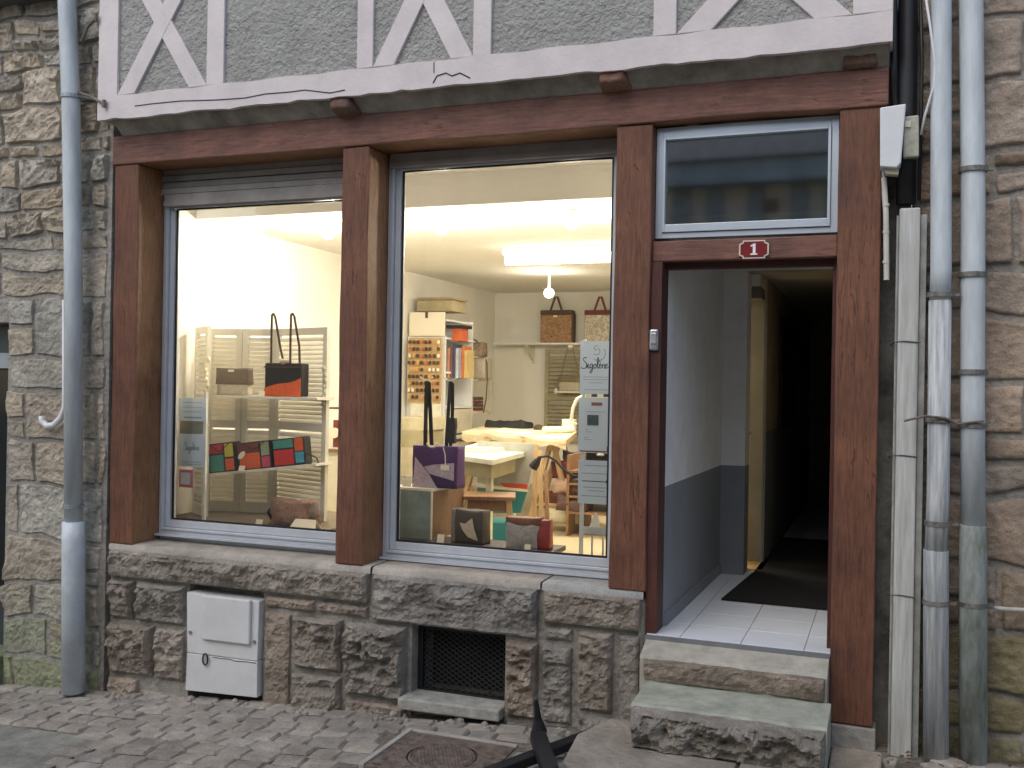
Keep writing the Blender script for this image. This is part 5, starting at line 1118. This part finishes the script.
def furniture():
    # stool
    zt = .97; cx, cy = at(490, 494, z=zt).xy; t = thing('wooden_stool', 'low brown wooden stool in front of the white table', 'stool', (cx, cy, FZ), .35)
    b = MB(); b.box(-.17, .17, -.16, .16, zt-FZ-.025, zt-FZ); b.build('seat', M['mwood'], t, local=True, bevel=.004)
    for sx in (-1, 1):
        for sy in (-1, 1): b = MB(); b.bar((sx*.17, sy*.15, 0), (sx*.125, sy*.11, zt-FZ-.026), .032); b.build('leg', bpy.data.materials['pale_pine'] if sx > 0 else M['mwood'], t, local=True)
    b = MB()
    for sy in (-1, 1): b.box(-.12, .12, sy*.11-.01, sy*.11+.01, zt-FZ-.10, zt-FZ-.027)
    b.build('apron', M['mwood'], t, local=True)
    # white table
    Q = [at(*p, z=1.2).xy for p in ((493, 460), (529, 451), (480, 442), (440, 453))]
    t = thing('white_table', 'pale table with a drawer beneath and papers on it, in front of the grey board', 'table', (Q[0].x-.2, Q[0].y+.6, FZ))
    wm = mat('pale_table_laminate', (.70, .70, .55), .4)
    b = MB(); b.slab([tuple(q) for q in Q], 1.165, 1.2); b.build('tabletop', wm, t, bevel=.003)
    cen = sum((q for q in Q), Vector((0, 0)))/4
    for q in Q: p = q+(cen-q)*.36; b = MB(); b.box(p.x-.02, p.x+.02, p.y-.02, p.y+.02, FZ, 1.164); b.build('leg', wm, t)
    a, c = Q[0], Q[1]; d = (c-a); n_ = (Q[3]-a).normalized(); s0 = a+d*.08+n_*.06; s1 = a+d*.72+n_*.06
    b = MB(); b.slab([tuple(s0), tuple(s1), tuple(s1+n_*.42), tuple(s0+n_*.42)], 1.06, 1.164); b.build('drawer', mat('khaki_drawer', (.32, .28, .15), .6), t)
    p = cen; b = MB(); b.slab([(p.x-.30, p.y-.16), (p.x+.10, p.y-.22), (p.x+.16, p.y+.12), (p.x-.22, p.y+.2)], 1.201, 1.214); b.slab([(p.x-.2, p.y-.1), (p.x+.12, p.y-.14), (p.x+.14, p.y+.1), (p.x-.15, p.y+.15)], 1.2145, 1.228)
    tag(b.build('paper_stack', mat('cream_paper', (.78, .76, .60), .8), org=(p.x, p.y, 1.2)), 'loose cream sheets lying on the pale table', 'papers')
    # big cutting table
    Z0 = 1.25; Q = [at(*p, z=Z0).xy for p in ((462, 431.5), (566, 440), (579, 430))]; dd = (Q[2]-Q[1])*.8; Q = [Q[0], Q[1], Q[1]+dd, Q[0]+dd]
    t = thing('cutting_table', 'large cutting table on wooden trestles covered with cream cloth', 'table', ((Q[0]+Q[2])/2).to_3d()+Vector((0, 0, FZ)))
    b = MB(); b.slab([tuple(q) for q in Q], Z0-.05, Z0-.012); b.build('tabletop', M['lwood'], t)
    n = 16; vs = []; A, Bq = Q[0], Q[1]
    out = (A-Q[3]).normalized()
    for k in range(n+1):
        p = A+(Bq-A)*k/n; dr = .075+.018*math.sin(k*.8)+.010*math.sin(k*2.1); o = out*.012*math.sin(k*1.1)
        vs += [(p.x, p.y, Z0+.003), (p.x+out.x*.012+o.x, p.y+out.y*.012+o.y, Z0-.02), (p.x+out.x*.01+o.x*1.5, p.y+out.y*.01+o.y*1.5, Z0-dr), (p.x-out.x*.004, p.y-out.y*.004, Z0-dr)]
    b = MB(); b.add(vs, [(k*4+j, (k+1)*4+j, (k+1)*4+j+1, k*4+j+1) for k in range(n) for j in range(3)]); b.slab([tuple(q) for q in Q], Z0-.011, Z0+.002)
    tag(b.build('table_cloth', mat('cream_calico', (.72, .62, .40), .85, var=.05, bump=.4, bscale=15), org=(A.x, A.y, Z0), smooth=False), 'cream calico spread over the cutting table, its front edge sagging', 'cloth')
    for k, (ca, cb) in enumerate(((Q[0]+(Q[1]-Q[0])*.86+(Q[2]-Q[1])*.12, Q[1]+(Q[2]-Q[1])*.75+(Q[0]-Q[1])*.12), (Q[0]+(Q[1]-Q[0])*.10+(Q[3]-Q[0])*.1, Q[0]+(Q[1]-Q[0])*.12+(Q[3]-Q[0])*.45))):
        tr = thing('wooden_trestle', ('pale wooden trestle under the right end of the cutting table', 'wooden trestle under the left end of the cutting table, half hidden by the grey board')[k], 'trestle', (((ca+cb)/2).x, ((ca+cb)/2).y, FZ), group='trestles of the cutting table')
        d = (cb-ca).normalized(); n_ = Vector((-d.y, d.x))
        b = MB(); b.bar((ca.x, ca.y, Z0-.085), (cb.x, cb.y, Z0-.085), .06, .05); b.build('top_rail', M['lwood'], tr)
        for e in (ca+d*.06, cb-d*.06):
            for sg in (-1, 1):
                f = e+n_*sg*.20; b = MB(); b.bar((f.x, f.y, FZ), (e.x+n_.x*sg*.02, e.y+n_.y*sg*.02, Z0-.08), .055, .035); b.build('leg', M['lwood'], tr)
            b = MB(); g0, g1 = e+n_*.15, e-n_*.15; b.bar((g0.x, g0.y, FZ+.22), (g1.x, g1.y, FZ+.22), .045, .02); b.build('stretcher', M['lwood'], tr)
    uv = lambda u, v, h=0: (Q[0]+(Q[1]-Q[0])*u+(Q[3]-Q[0])*v).to_3d()+Vector((0, 0, Z0+.003+h))
    a, c = uv(.74, .45, .034), uv(.98, .75, .034); b = MB(); b.tube([a, c], .032, 14); tag(b.build('paper_roll', bpy.data.materials['cream_paper'], org=a, smooth=False), 'roll of cream pattern paper lying at the right of the cutting table', 'paper roll')
    p = uv(.30, .86); b = MB(); b.soft(.46, .24, .07, .02, .5, .03, c=tuple(p), n=12, seed=9); tag(b.build('folded_cloth', BLK, org=p, smooth=True), 'black cloth heaped on the far side of the cutting table', 'cloth')
    p = uv(.62, .88); b = MB(); b.lathe([(.045, 0), (.05, .02), (.035, .045), (.01, .052)], tuple(p), 14); tag(b.build('pincushion', BRN, org=p, smooth=True), 'small dark pincushion beside the paper roll', 'pincushion')
    p = uv(.93, .93); b = MB(); b.box(p.x-.06, p.x+.06, p.y-.05, p.y+.05, p.z, p.z+.12); tag(b.build('white_carton', M['card'], org=p, bevel=.003), 'white carton at the right end of the cutting table', 'carton')
    b = MB(); o0 = [uv(.2, .15), uv(.62, .1), uv(.7, .6), uv(.28, .7)]; b.slab([tuple(q.xy) for q in o0], Z0+.0035, Z0+.012); tag(b.build('pattern_sheet', bpy.data.materials['cream_paper'], org=o0[0]), 'large cream pattern sheet spread on the cutting table', 'paper')
    # desk lamp, white
    q = [at(571, 422, y=2.6), at(573, 408, y=2.6), at(577, 399, y=2.6), at(583, 396, y=2.6)]; t = thing('desk_lamp', 'white bent arm of a desk lamp behind the leaflet rack', 'lamp', q[0]); b = MB(); b.tube(q, .014, 8); b.build('arm', M['card'], t, smooth=True); b = MB(); b.lathe([(.05, -.0), (.05, .015)], tuple(q[0]+Vector((0, 0, -.02))), 14); b.build('base', M['card'], t)
    # black gooseneck lamp
    y = 1.5; q = [at(p[0], p[1], y=y) for p in ((536, 463), (540, 457), (548, 456), (556, 461), (564, 470), (572, 475), (582, 478))]
    t = thing('gooseneck_lamp', 'black gooseneck lamp arching in front of the trestle', 'lamp', q[-1]); b = MB(); b.tube(q, .008, 8); b.build('neck', BLK, t, smooth=True); b = MB(); b.tube([q[1], q[0], q[0]+(q[0]-q[1])*.8], [.012, .030, .034], 12); b.build('lamp_head', BLK, t); b = MB(); b.lathe([(.06, 0), (.06, .02), (.02, .03)], tuple(q[-1]+Vector((0, 0, -.03))), 14); b.build('base', BLK, t)
    # grey board, teal panel
    y = 2.0; def_ = lambda px, py, yy=y: at(px, py, y=yy)
    A, Bp, Cq, D = def_(477, 441), def_(536, 444), def_(528, 489), def_(477, 483)
    b = MB(); b.prism([(p.x, p.z) for p in (A, Bp, Cq, D)], y, y+.02); tag(b.build('leaning_board', mat('grey_white_board', (.46, .46, .40), .7), org=Cq), 'large pale grey board leaning behind the pale table', 'board')
    y = 1.95; b = MB(); b.prism([(at(p[0], p[1], y=y).x, at(p[0], p[1], y=y).z) for p in ((477, 487), (527, 491), (520, 513), (477, 513))], y, y+.02); b.box(at(478, 500, y=y).x, at(520, 500, y=y).x, y+.001, y+.3, FZ, .66)
    tag(b.build('teal_crate', mat('teal_panel', (.03, .25, .28), .6), org=(-2.9, y, FZ)), 'teal crate panel behind the wooden stool', 'crate')
    b = MB(); b.prism([(at(p[0], p[1], y=y-.03).x, at(p[0], p[1], y=y-.03).z) for p in ((500, 483), (527, 484), (527, 489), (505, 487))], y-.04, y-.02); tag(b.build('red_folder', mat('red_card', (.55, .07, .03), .6), org=(-2.8, y, .85)), 'red folder wedged between the grey board and the teal crate', 'folder')
    b = MB(); b.prism([(at(p[0], p[1], y=y-.05).x, at(p[0], p[1], y=y-.05).z) for p in ((477, 483.5), (528, 490), (528, 492), (477, 487))], y-.06, y-.045); tag(b.build('white_batten', M['card'], org=(-2.9, y, .85)), 'thin white batten along the foot of the grey board', 'batten')
    for k, (x0, x1, x2, y0, lab) in enumerate(((536, 533, 5, 445, 'pale plank leaning by the trestle, leftmost of three'), (540, 542, 4.5, 450, 'pale plank leaning by the trestle, middle of three'), (546, 548, 4, 470, 'short reddish brown plank leaning against the trestle'))):
        yy = 1.85-.05*k; a, c = at(x0, y0, y=yy+.15), at(x1, 540, y=yy); w_ = x2*.0068; b = MB(); b.bar(c, a, w_, .018, side=(0, 1, 0)); tag(b.build('leaning_plank', M['lwood'] if k < 2 else M['mwood'], org=c), lab, 'plank', 'planks leaning by the trestle')
    # clutter beyond the trestle
    clut = [(568, 470, 2.4, .22, .16, .14, (.16, .03, .025), 'dark red fabric roll on the heap right of the trestle'), (572, 487, 2.2, .26, .18, .10, (.36, .22, .15), 'tan folded fabric in the middle of the heap right of the trestle'), (574, 503, 2.1, .24, .16, .12, (.10, .05, .04), 'dark brown fabric bundle low in the heap right of the trestle'),
            (566, 515, 2.3, .26, .2, .12, (.62, .56, .38), 'cream cloth bundle on the floor behind the trestle'), (578, 458, 2.6, .22, .15, .12, (.06, .05, .06), 'black fabric bundle on top of the heap right of the trestle'), (553, 500, 2.9, .2, .2, .14, (.20, .06, .03), 'rust coloured bundle under the cutting table')]
    bots = []
    for k, (px, py, yy, w_, d_, h_, col, lab) in enumerate(clut):
        yy += 1.0; w_ *= 1.15; p = at(px, py, y=yy); bots.append((p.z-h_/2, py, k)); b = MB(); b.soft(w_, d_, h_, .03, .7, .025, c=(p.x, p.y, p.z-h_/2), n=8, seed=k); tag(b.build('fabric_bundle', fab('bundle_cloth_%s' % 'abcdef'[k], col), org=p, smooth=True), lab, 'fabric', 'fabric bundles stacked by the trestle')
    t = thing('low_shelf', 'low wooden rack holding the fabric heap behind the leaflet rack', 'shelf', (-2.3, 3.4, FZ))
    for zb, py, k in bots:
        if k in (0, 1, 2, 4): b = MB(); b.box(-2.50, -1.95, 3.0, 3.7, zb-.02, zb-.001); b.build('shelf_board', M['mwood'], t)
    for x in (-2.512, -1.938): b = MB(); b.box(x-.011, x+.011, 3.0, 3.7, FZ, 1.12); b.build('side', M['mwood'], t)
furniture()
def storage():
    x = -4.35
    t = thing('storage_unit', 'tall white shelving unit against the left wall, carrying binders and boxes', 'shelving', (-4.55, 4.8, FZ))
    y0, y1, zt = 4.5, 5.22, 2.40
    for nm, a in (('side_panel', y0), ('side_panel', y1)):
        b = MB(); b.box(-4.79, x, a-.012, a+.012, FZ, zt-.2 if a == y0 else zt); b.build(nm, M['white'], t)
    for z in (2.38, 2.19, 1.83, 1.46, 1.15): b = MB(); b.box(-4.78, x+.01, y0+.013, y1-.013, z-.02, z); b.build('shelf_board', M['white'], t)
    for z0, z1 in ((1.17, 1.43), (.86, 1.13), (.50, .84)):
        b = MB(); b.box(-4.7, x+.008, y0+.02, y1-.02, z0, z1); d = b.build('drawer', mat('cream_drawer', (.66, .60, .46), .6) if z0 > 1.16 else bpy.data.materials['cream_drawer'], t)
        if z0 < 1.16: b = MB(); b.box(x+.009, x+.02, y0+.1, y1-.1, z1-.05, z1-.02); b.build('handle', BRN, d)
    # things on it
    def qbox(nm, lab, cat, px0, px1, py0, py1, y, d, m_, bev=.003, grp=None):
        a, c = at(px0, py1, y=y), at(px1, py0, y=y); b = MB(); b.box(a.x, c.x, y, y+d, a.z, c.z); return tag(b.build(nm, m_, org=((a.x+c.x)/2, y+d/2, a.z), bevel=bev), lab, cat, grp)
    t2 = thing('white_box', 'large white storage box above the peg board of thread', 'box', (-4.55, 4.4, 2.2)); a, c = at(409, 336, y=4.46), at(444.5, 312, y=4.46)
    b = MB(); b.box(a.x, c.x, 4.46, 4.487, a.z, c.z); b.box(a.x+.01, c.x-.01, 4.4871, 4.9, a.z, c.z-.005) if False else None; b.build('front', M['card'], t2, bevel=.003)
    b = MB(); b.box(at(425, 320, y=4.45).x, at(427.5, 320, y=4.45).x, 4.453, 4.459, at(426, 318, y=4.45).z, c.z); b.build('pull_tab', BRN, t2)
    qbox('cardboard_box', 'flat brown cardboard box on top of the shelving unit', 'box', 416.5, 453, 300, 311.5, 4.6, .35, mat('kraft_card', (.40, .33, .20), .8))
    qbox('flat_carton', 'flat brown carton lying on top of the brown cardboard box', 'box', 417, 454, 297, 300, 4.58, .37, mat('kraft_card_dark', (.33, .27, .17), .8))
    qbox('red_box', 'orange red box on the second shelf of the unit', 'box', 452, 461, 327, 341, 4.62, .2, mat('orange_card', (.55, .12, .04), .7))
    qbox('black_tray', 'flat black tray lying across the orange red box', 'tray', 446, 463, 325, 328, 4.58, .25, BLK)
    cols = [(.62, .30, .20), (.20, .10, .08), (.06, .07, .14), (.55, .55, .60), (.30, .32, .40), (.55, .16, .04), (.60, .45, .2)]
    names = ['pink red', 'brown', 'dark blue', 'white', 'grey blue', 'orange', 'tan']
    for k, ccol in enumerate(cols):
        px = 446.5+k*2.9; yy = 4.6+.02*k
        qbox('ring_binder', '%s ring binder in the row on the middle shelf of the unit' % names[k], 'binder', px, px+2.6, 348-(k % 3)*2+(k > 3)*2, 378, yy, .22, mat('binder_card_%s' % names[k].replace(' ', '_'), ccol, .5), .002, 'binders on the middle shelf')
    # thread board
    y = 4.42; a, c = at(407.5, 402, y=y), at(441.5, 338, y=y); t3 = thing('thread_board', 'orange brown peg board full of thread spools on the end of the unit', 'peg board', ((a.x+c.x)/2, y, a.z))
    b = MB(); b.box(a.x, c.x, y, y+.02, a.z, c.z); b.build('board', mat('orange_pegboard', (.55, .36, .16), .7, var=.15, scale=30), t3)
    b = MB()
    for r_ in range(9): zz = c.z-(c.z-a.z)*(r_+.6)/9.4; b.box(a.x+.01, c.x-.01, y-.012, y-.001, zz-.030, zz-.022)
    b.build('peg_ledge', M['lwood'], t3)
    kinds = [('dark brown', (.07, .035, .02)), ('golden', (.60, .36, .08)), ('white', (.75, .70, .58)), ('orange red', (.50, .14, .05))]; src = []
    for nm, cl in kinds:
        b = MB(); b.lathe([(.011, -.02), (.011, -.016), (.016, -.014), (.016, .012), (.011, .014), (.011, .018)], (0, 0, 0), 8); me = b.build('thread_spool', mat('thread_%s' % nm.replace(' ', '_'), cl, .6), org=(0, 0, 0)); src.append(me)
    r = random.Random(3); first = [True]*4
    for row in range(9):
        for col in range(8):
            k = 0 if r.random() < .55 else r.randrange(4); zz = c.z-(c.z-a.z)*(row+.6)/9.4; xx = a.x+(c.x-a.x)*(col+.5)/8+r.uniform(-.004, .004)
            if r.random() < .08: continue
            o = src[k] if first[k] else src[k].copy()
            if not first[k]: C.objects.link(o)
            first[k] = False; o.location = (xx, y-.022, zz)
            tag(o, 'small spool of %s thread on the peg board' % kinds[k][0], 'thread spool', 'thread spools on the peg board, %s' % kinds[k][0])
    # second shelf, open, with bags
    t = thing('open_shelf', 'light open shelf with bags on it, right of the white shelving unit', 'shelving', (-4.5, 5.4, FZ))
    y0, y1 = 5.28, 5.78
    for z in (2.02, 1.76, 1.40, 1.2): b = MB(); b.box(-4.78, -4.36, y0, y1, z-.02, z); b.build('shelf_board', bpy.data.materials['cream_drawer'], t)
    for xx in (-4.77, -4.37):
        for yy in (y0-.012, y1+.012): b = MB(); b.box(xx-.012, xx+.012, yy-.011, yy+.011, FZ, 2.02); b.build('post', bpy.data.materials['cream_drawer'], t)
    p = Vector((-4.45, 5.5, 2.021)); tt = bag_root('patterned_bag', 'dark patterned bag on the top of the open shelf', *p); b = MB(); b.soft(.26, .2, .16, .02, .7, .01, n=8, seed=2); b.build('body', pattern('black_tan_print', [(.05, .035, .03), (.35, .25, .16), (.08, .05, .04)], 60), tt, local=True, smooth=True); b = MB(); b.tube([(x, -.05, z+.10) for x, _, z in loop(.14, .09)], .008, 6); b.build('handle', BRN, tt, local=True)
    p = Vector((-4.42, 5.5, 1.761)); tt = bag_root('beige_bag', 'beige bag with a long dark strap on the middle of the open shelf', *p); b = MB(); b.soft(.30, .2, .24, .02, .9, .008, n=8, seed=1); b.build('body', BEI, tt, local=True, smooth=True); b = MB(); b.strap([(.14, -.08, .24), (.17, -.09, .18), (.18, -.1, .0), (.17, -.1, -.22), (.14, -.1, -.38)], .02, .006, (0, 1, 0)); b.build('strap', BRN, tt, local=True)
    for k in range(4): b = MB(); b.soft(.22, .18, .035, .01, .9, .006, c=(-4.47, 5.5, 1.402+k*.04), n=6, seed=k); tag(b.build('folded_leather', BRN if k % 2 else MAR, org=(-4.47, 5.5, 1.4+k*.04), smooth=True), ['bottom', 'second from bottom', 'second from top', 'topmost'][k]+' folded brown leather in the pile on the open shelf', 'leather', 'folded leather on the open shelf')
    # low boxes left
    for k, (py0, py1, c_, lab) in enumerate(((418, 430, (.58, .52, .34), 'pale flat carton on top of the stack behind the purple tote'), (431, 447, (.40, .35, .20), 'khaki carton in the stack behind the purple tote, middle one'), (448, 476, (.50, .44, .30), 'large tan carton at the bottom of the stack behind the purple tote'))):
        qbox('carton', lab, 'carton', 396, 424-(k == 1)*2, py0, py1, 3.6, .5, mat('carton_tone_%s' % 'abc'[k], c_, .8), .004, 'cartons stacked by the left wall')
    # paper hanging under the spools
    qbox('pattern_sheet', 'pale pattern sheets hanging below the thread peg board', 'paper', 410, 441, 402.5, 432, 4.44, .02, bpy.data.materials['cream_paper'], 0)
    # wall shelf with totes
    t = thing('wall_shelf', 'white wall shelf with a bracket high on the back wall', 'shelf', (-3.9, 6.85, 2.2)); zt = 2.235
    xl = at(495, 342, y=6.75).x; b = MB(); b.box(xl, -2.6, 6.70, 6.995, zt-.022, zt); b.build('shelf_board', M['white'], t)
    xb = at(528, 350, y=6.8).x
    for xx in (xb, xb+1.1): b = MB(); b.prism([(xx-.02, zt-.023), (xx+.02, zt-.023), (xx+.02, zt-.26), (xx-.02, zt-.26)], 6.97, 6.998); b.prism([(xx-.018, zt-.024), (xx+.018, zt-.024), (xx+.018, zt-.05), (xx-.018, zt-.05)], 6.74, 6.969); b.bar((xx, 6.76, zt-.05), (xx, 6.97, zt-.20), .025, .02); b.build('bracket', M['slat'], t)
    def tote(px0, px1, ptop, phand, lab, m_, topm, nm='tote_bag'):
        y = 6.78; l, r = at(px0, 341, y=y).x, at(px1, 341, y=y).x; w_ = r-l; h = at((px0+px1)/2, ptop, y=y).z-zt; hh = at((px0+px1)/2, phand, y=y).z-zt-h
        t = bag_root(nm, lab, (l+r)/2, y+.07, zt); b = MB(); b.box(-w_/2, w_/2, -.07, .07, 0, h*.86); b.build('body', m_, t, local=True, bevel=.012)
        b = MB(); b.box(-w_/2-.003, w_/2+.003, -.072, .072, h*.861, h); b.build('top_band', topm, t, local=True, bevel=.008)
        b = MB(); b.strap([(x, -.06, z*hh+h-.03) for x, z in ((-w_*.20, 0), (-w_*.12, .5), (-w_*.03, 1.0), (w_*.03, 1.0), (w_*.12, .5), (w_*.20, 0))], .028, .008, (1, 0, 0)); b.build('handle', topm, t, local=True)
        b = MB(); b.box(w_*.5, w_*.5+.02, -.05, .05, 0, h*.9); b.build('side', topm, t, local=True)
        b = MB(); b.box(-.03, .02, -.078, -.073, h*.78, h*.84); b.build('label_tag', M['card'], t, local=True); return t
    tote(540, 571, 310, 294, 'brown floral tote bag on the wall shelf, under the round bulb', pattern('brown_swirl', [(.14, .07, .035), (.46, .28, .14), (.24, .12, .06), (.55, .36, .20)], 28), BRN)
    tote(584, 615, 310, 294, 'pink and cream patterned tote bag with dark red handles on the wall shelf', pattern('pink_cream_print', [(.55, .36, .28), (.68, .62, .50), (.34, .32, .25), (.70, .55, .42)], 30), MAR)
    # louvred door on the back wall
    t = thing('louvred_shutter', 'single beige louvred shutter standing against the back wall under the shelf', 'shutter', (-3.5, 6.9, FZ)); louvre_leaf(t, (at(544, 400, y=6.9).x, 6.93), (at(582, 400, y=6.9).x, 6.93), 1.0, 2.16, m=mat('khaki_louvre', (.38, .34, .22), .7), pitch=.05)
    t = thing('small_shelf', 'tiny shelf with a white edge fixed on the beige louvred shutter', 'shelf', at(567, 391, y=6.7)); p0, p1 = at(555, 391, y=6.7), at(580, 391, y=6.7); b = MB(); b.box(p0.x, p1.x, 6.7, 6.9, p0.z-.02, p0.z); b.build('shelf_board', M['card'], t); b = MB(); b.box(p0.x, p0.x+.03, 6.68, 6.699, p0.z-.03, p0.z+.03); b.build('end_cap', M['card'], t)
    tt = bag_root('shoulder_bag', 'small beige shoulder bag hanging by a long thin strap before the louvred shutter', (p0.x+p1.x)/2, 6.78, p0.z+.001); b = MB(); b.soft(.26, .08, .17, .01, .85, .003); b.build('body', BEI, tt, local=True, smooth=True); b = MB(); b.soft(.27, .085, .07, .01, .9, .003, c=(0, 0, .11)); b.build('flap', fab('olive_leather', (.20, .15, .07)), tt, local=True, smooth=True)
    hh = at(566, 346, y=6.7).z-p0.z; b = MB(); b.strap([(-.12, 0, .15), (-.03, 0, hh), (.03, 0, hh), (.13, 0, .15)], .012, .004, (1, 0, 0)); b.build('strap', bpy.data.materials['olive_leather'], tt, local=True)
    # things seen between screen and post in the left window
    t = thing('side_cabinet', 'brown cabinet seen just right of the louvred screen', 'cabinet', (-3.85, 2.4, FZ)); a, c = at(327, 436, y=2.4), at(350, 525, y=2.4); b = MB(); b.box(a.x, c.x+.15, 2.4, 2.8, FZ, at(333, 448, y=2.4).z); b.build('body', M['slat'], t); b = MB(); b.box(a.x, c.x+.15, 2.38, 2.399, at(333, 452, y=2.4).z, at(333, 449, y=2.4).z); b.build('drawer_front', M['mwood'], t)
    t = thing('wall_mirror', 'round white dish on a dark red panel right of the screen', 'ornament', (a.x+.1, 2.5, a.z-.1)); b = MB(); b.box(a.x, c.x+.1, 2.5, 2.52, at(333, 448, y=2.5).z, at(333, 420, y=2.5).z); b.build('panel', MAR, t); p = at(334, 433, y=2.48); b = MB(); b.prism([(p.x+.045*math.cos(u), p.z+.045*math.sin(u)) for u in np.linspace(0, 2*math.pi, 20)[:-1]], 2.47, 2.499); b.build('dish', M['card'], t)
    b = MB(); p = at(333, 408, y=2.6); b.box(p.x-.06, p.x+.3, 2.5, 2.75, p.z-.006, p.z+.006); tag(b.build('thin_shelf', BRN, org=p), 'thin dark shelf on the wall right of the louvred screen', 'shelf')
storage()
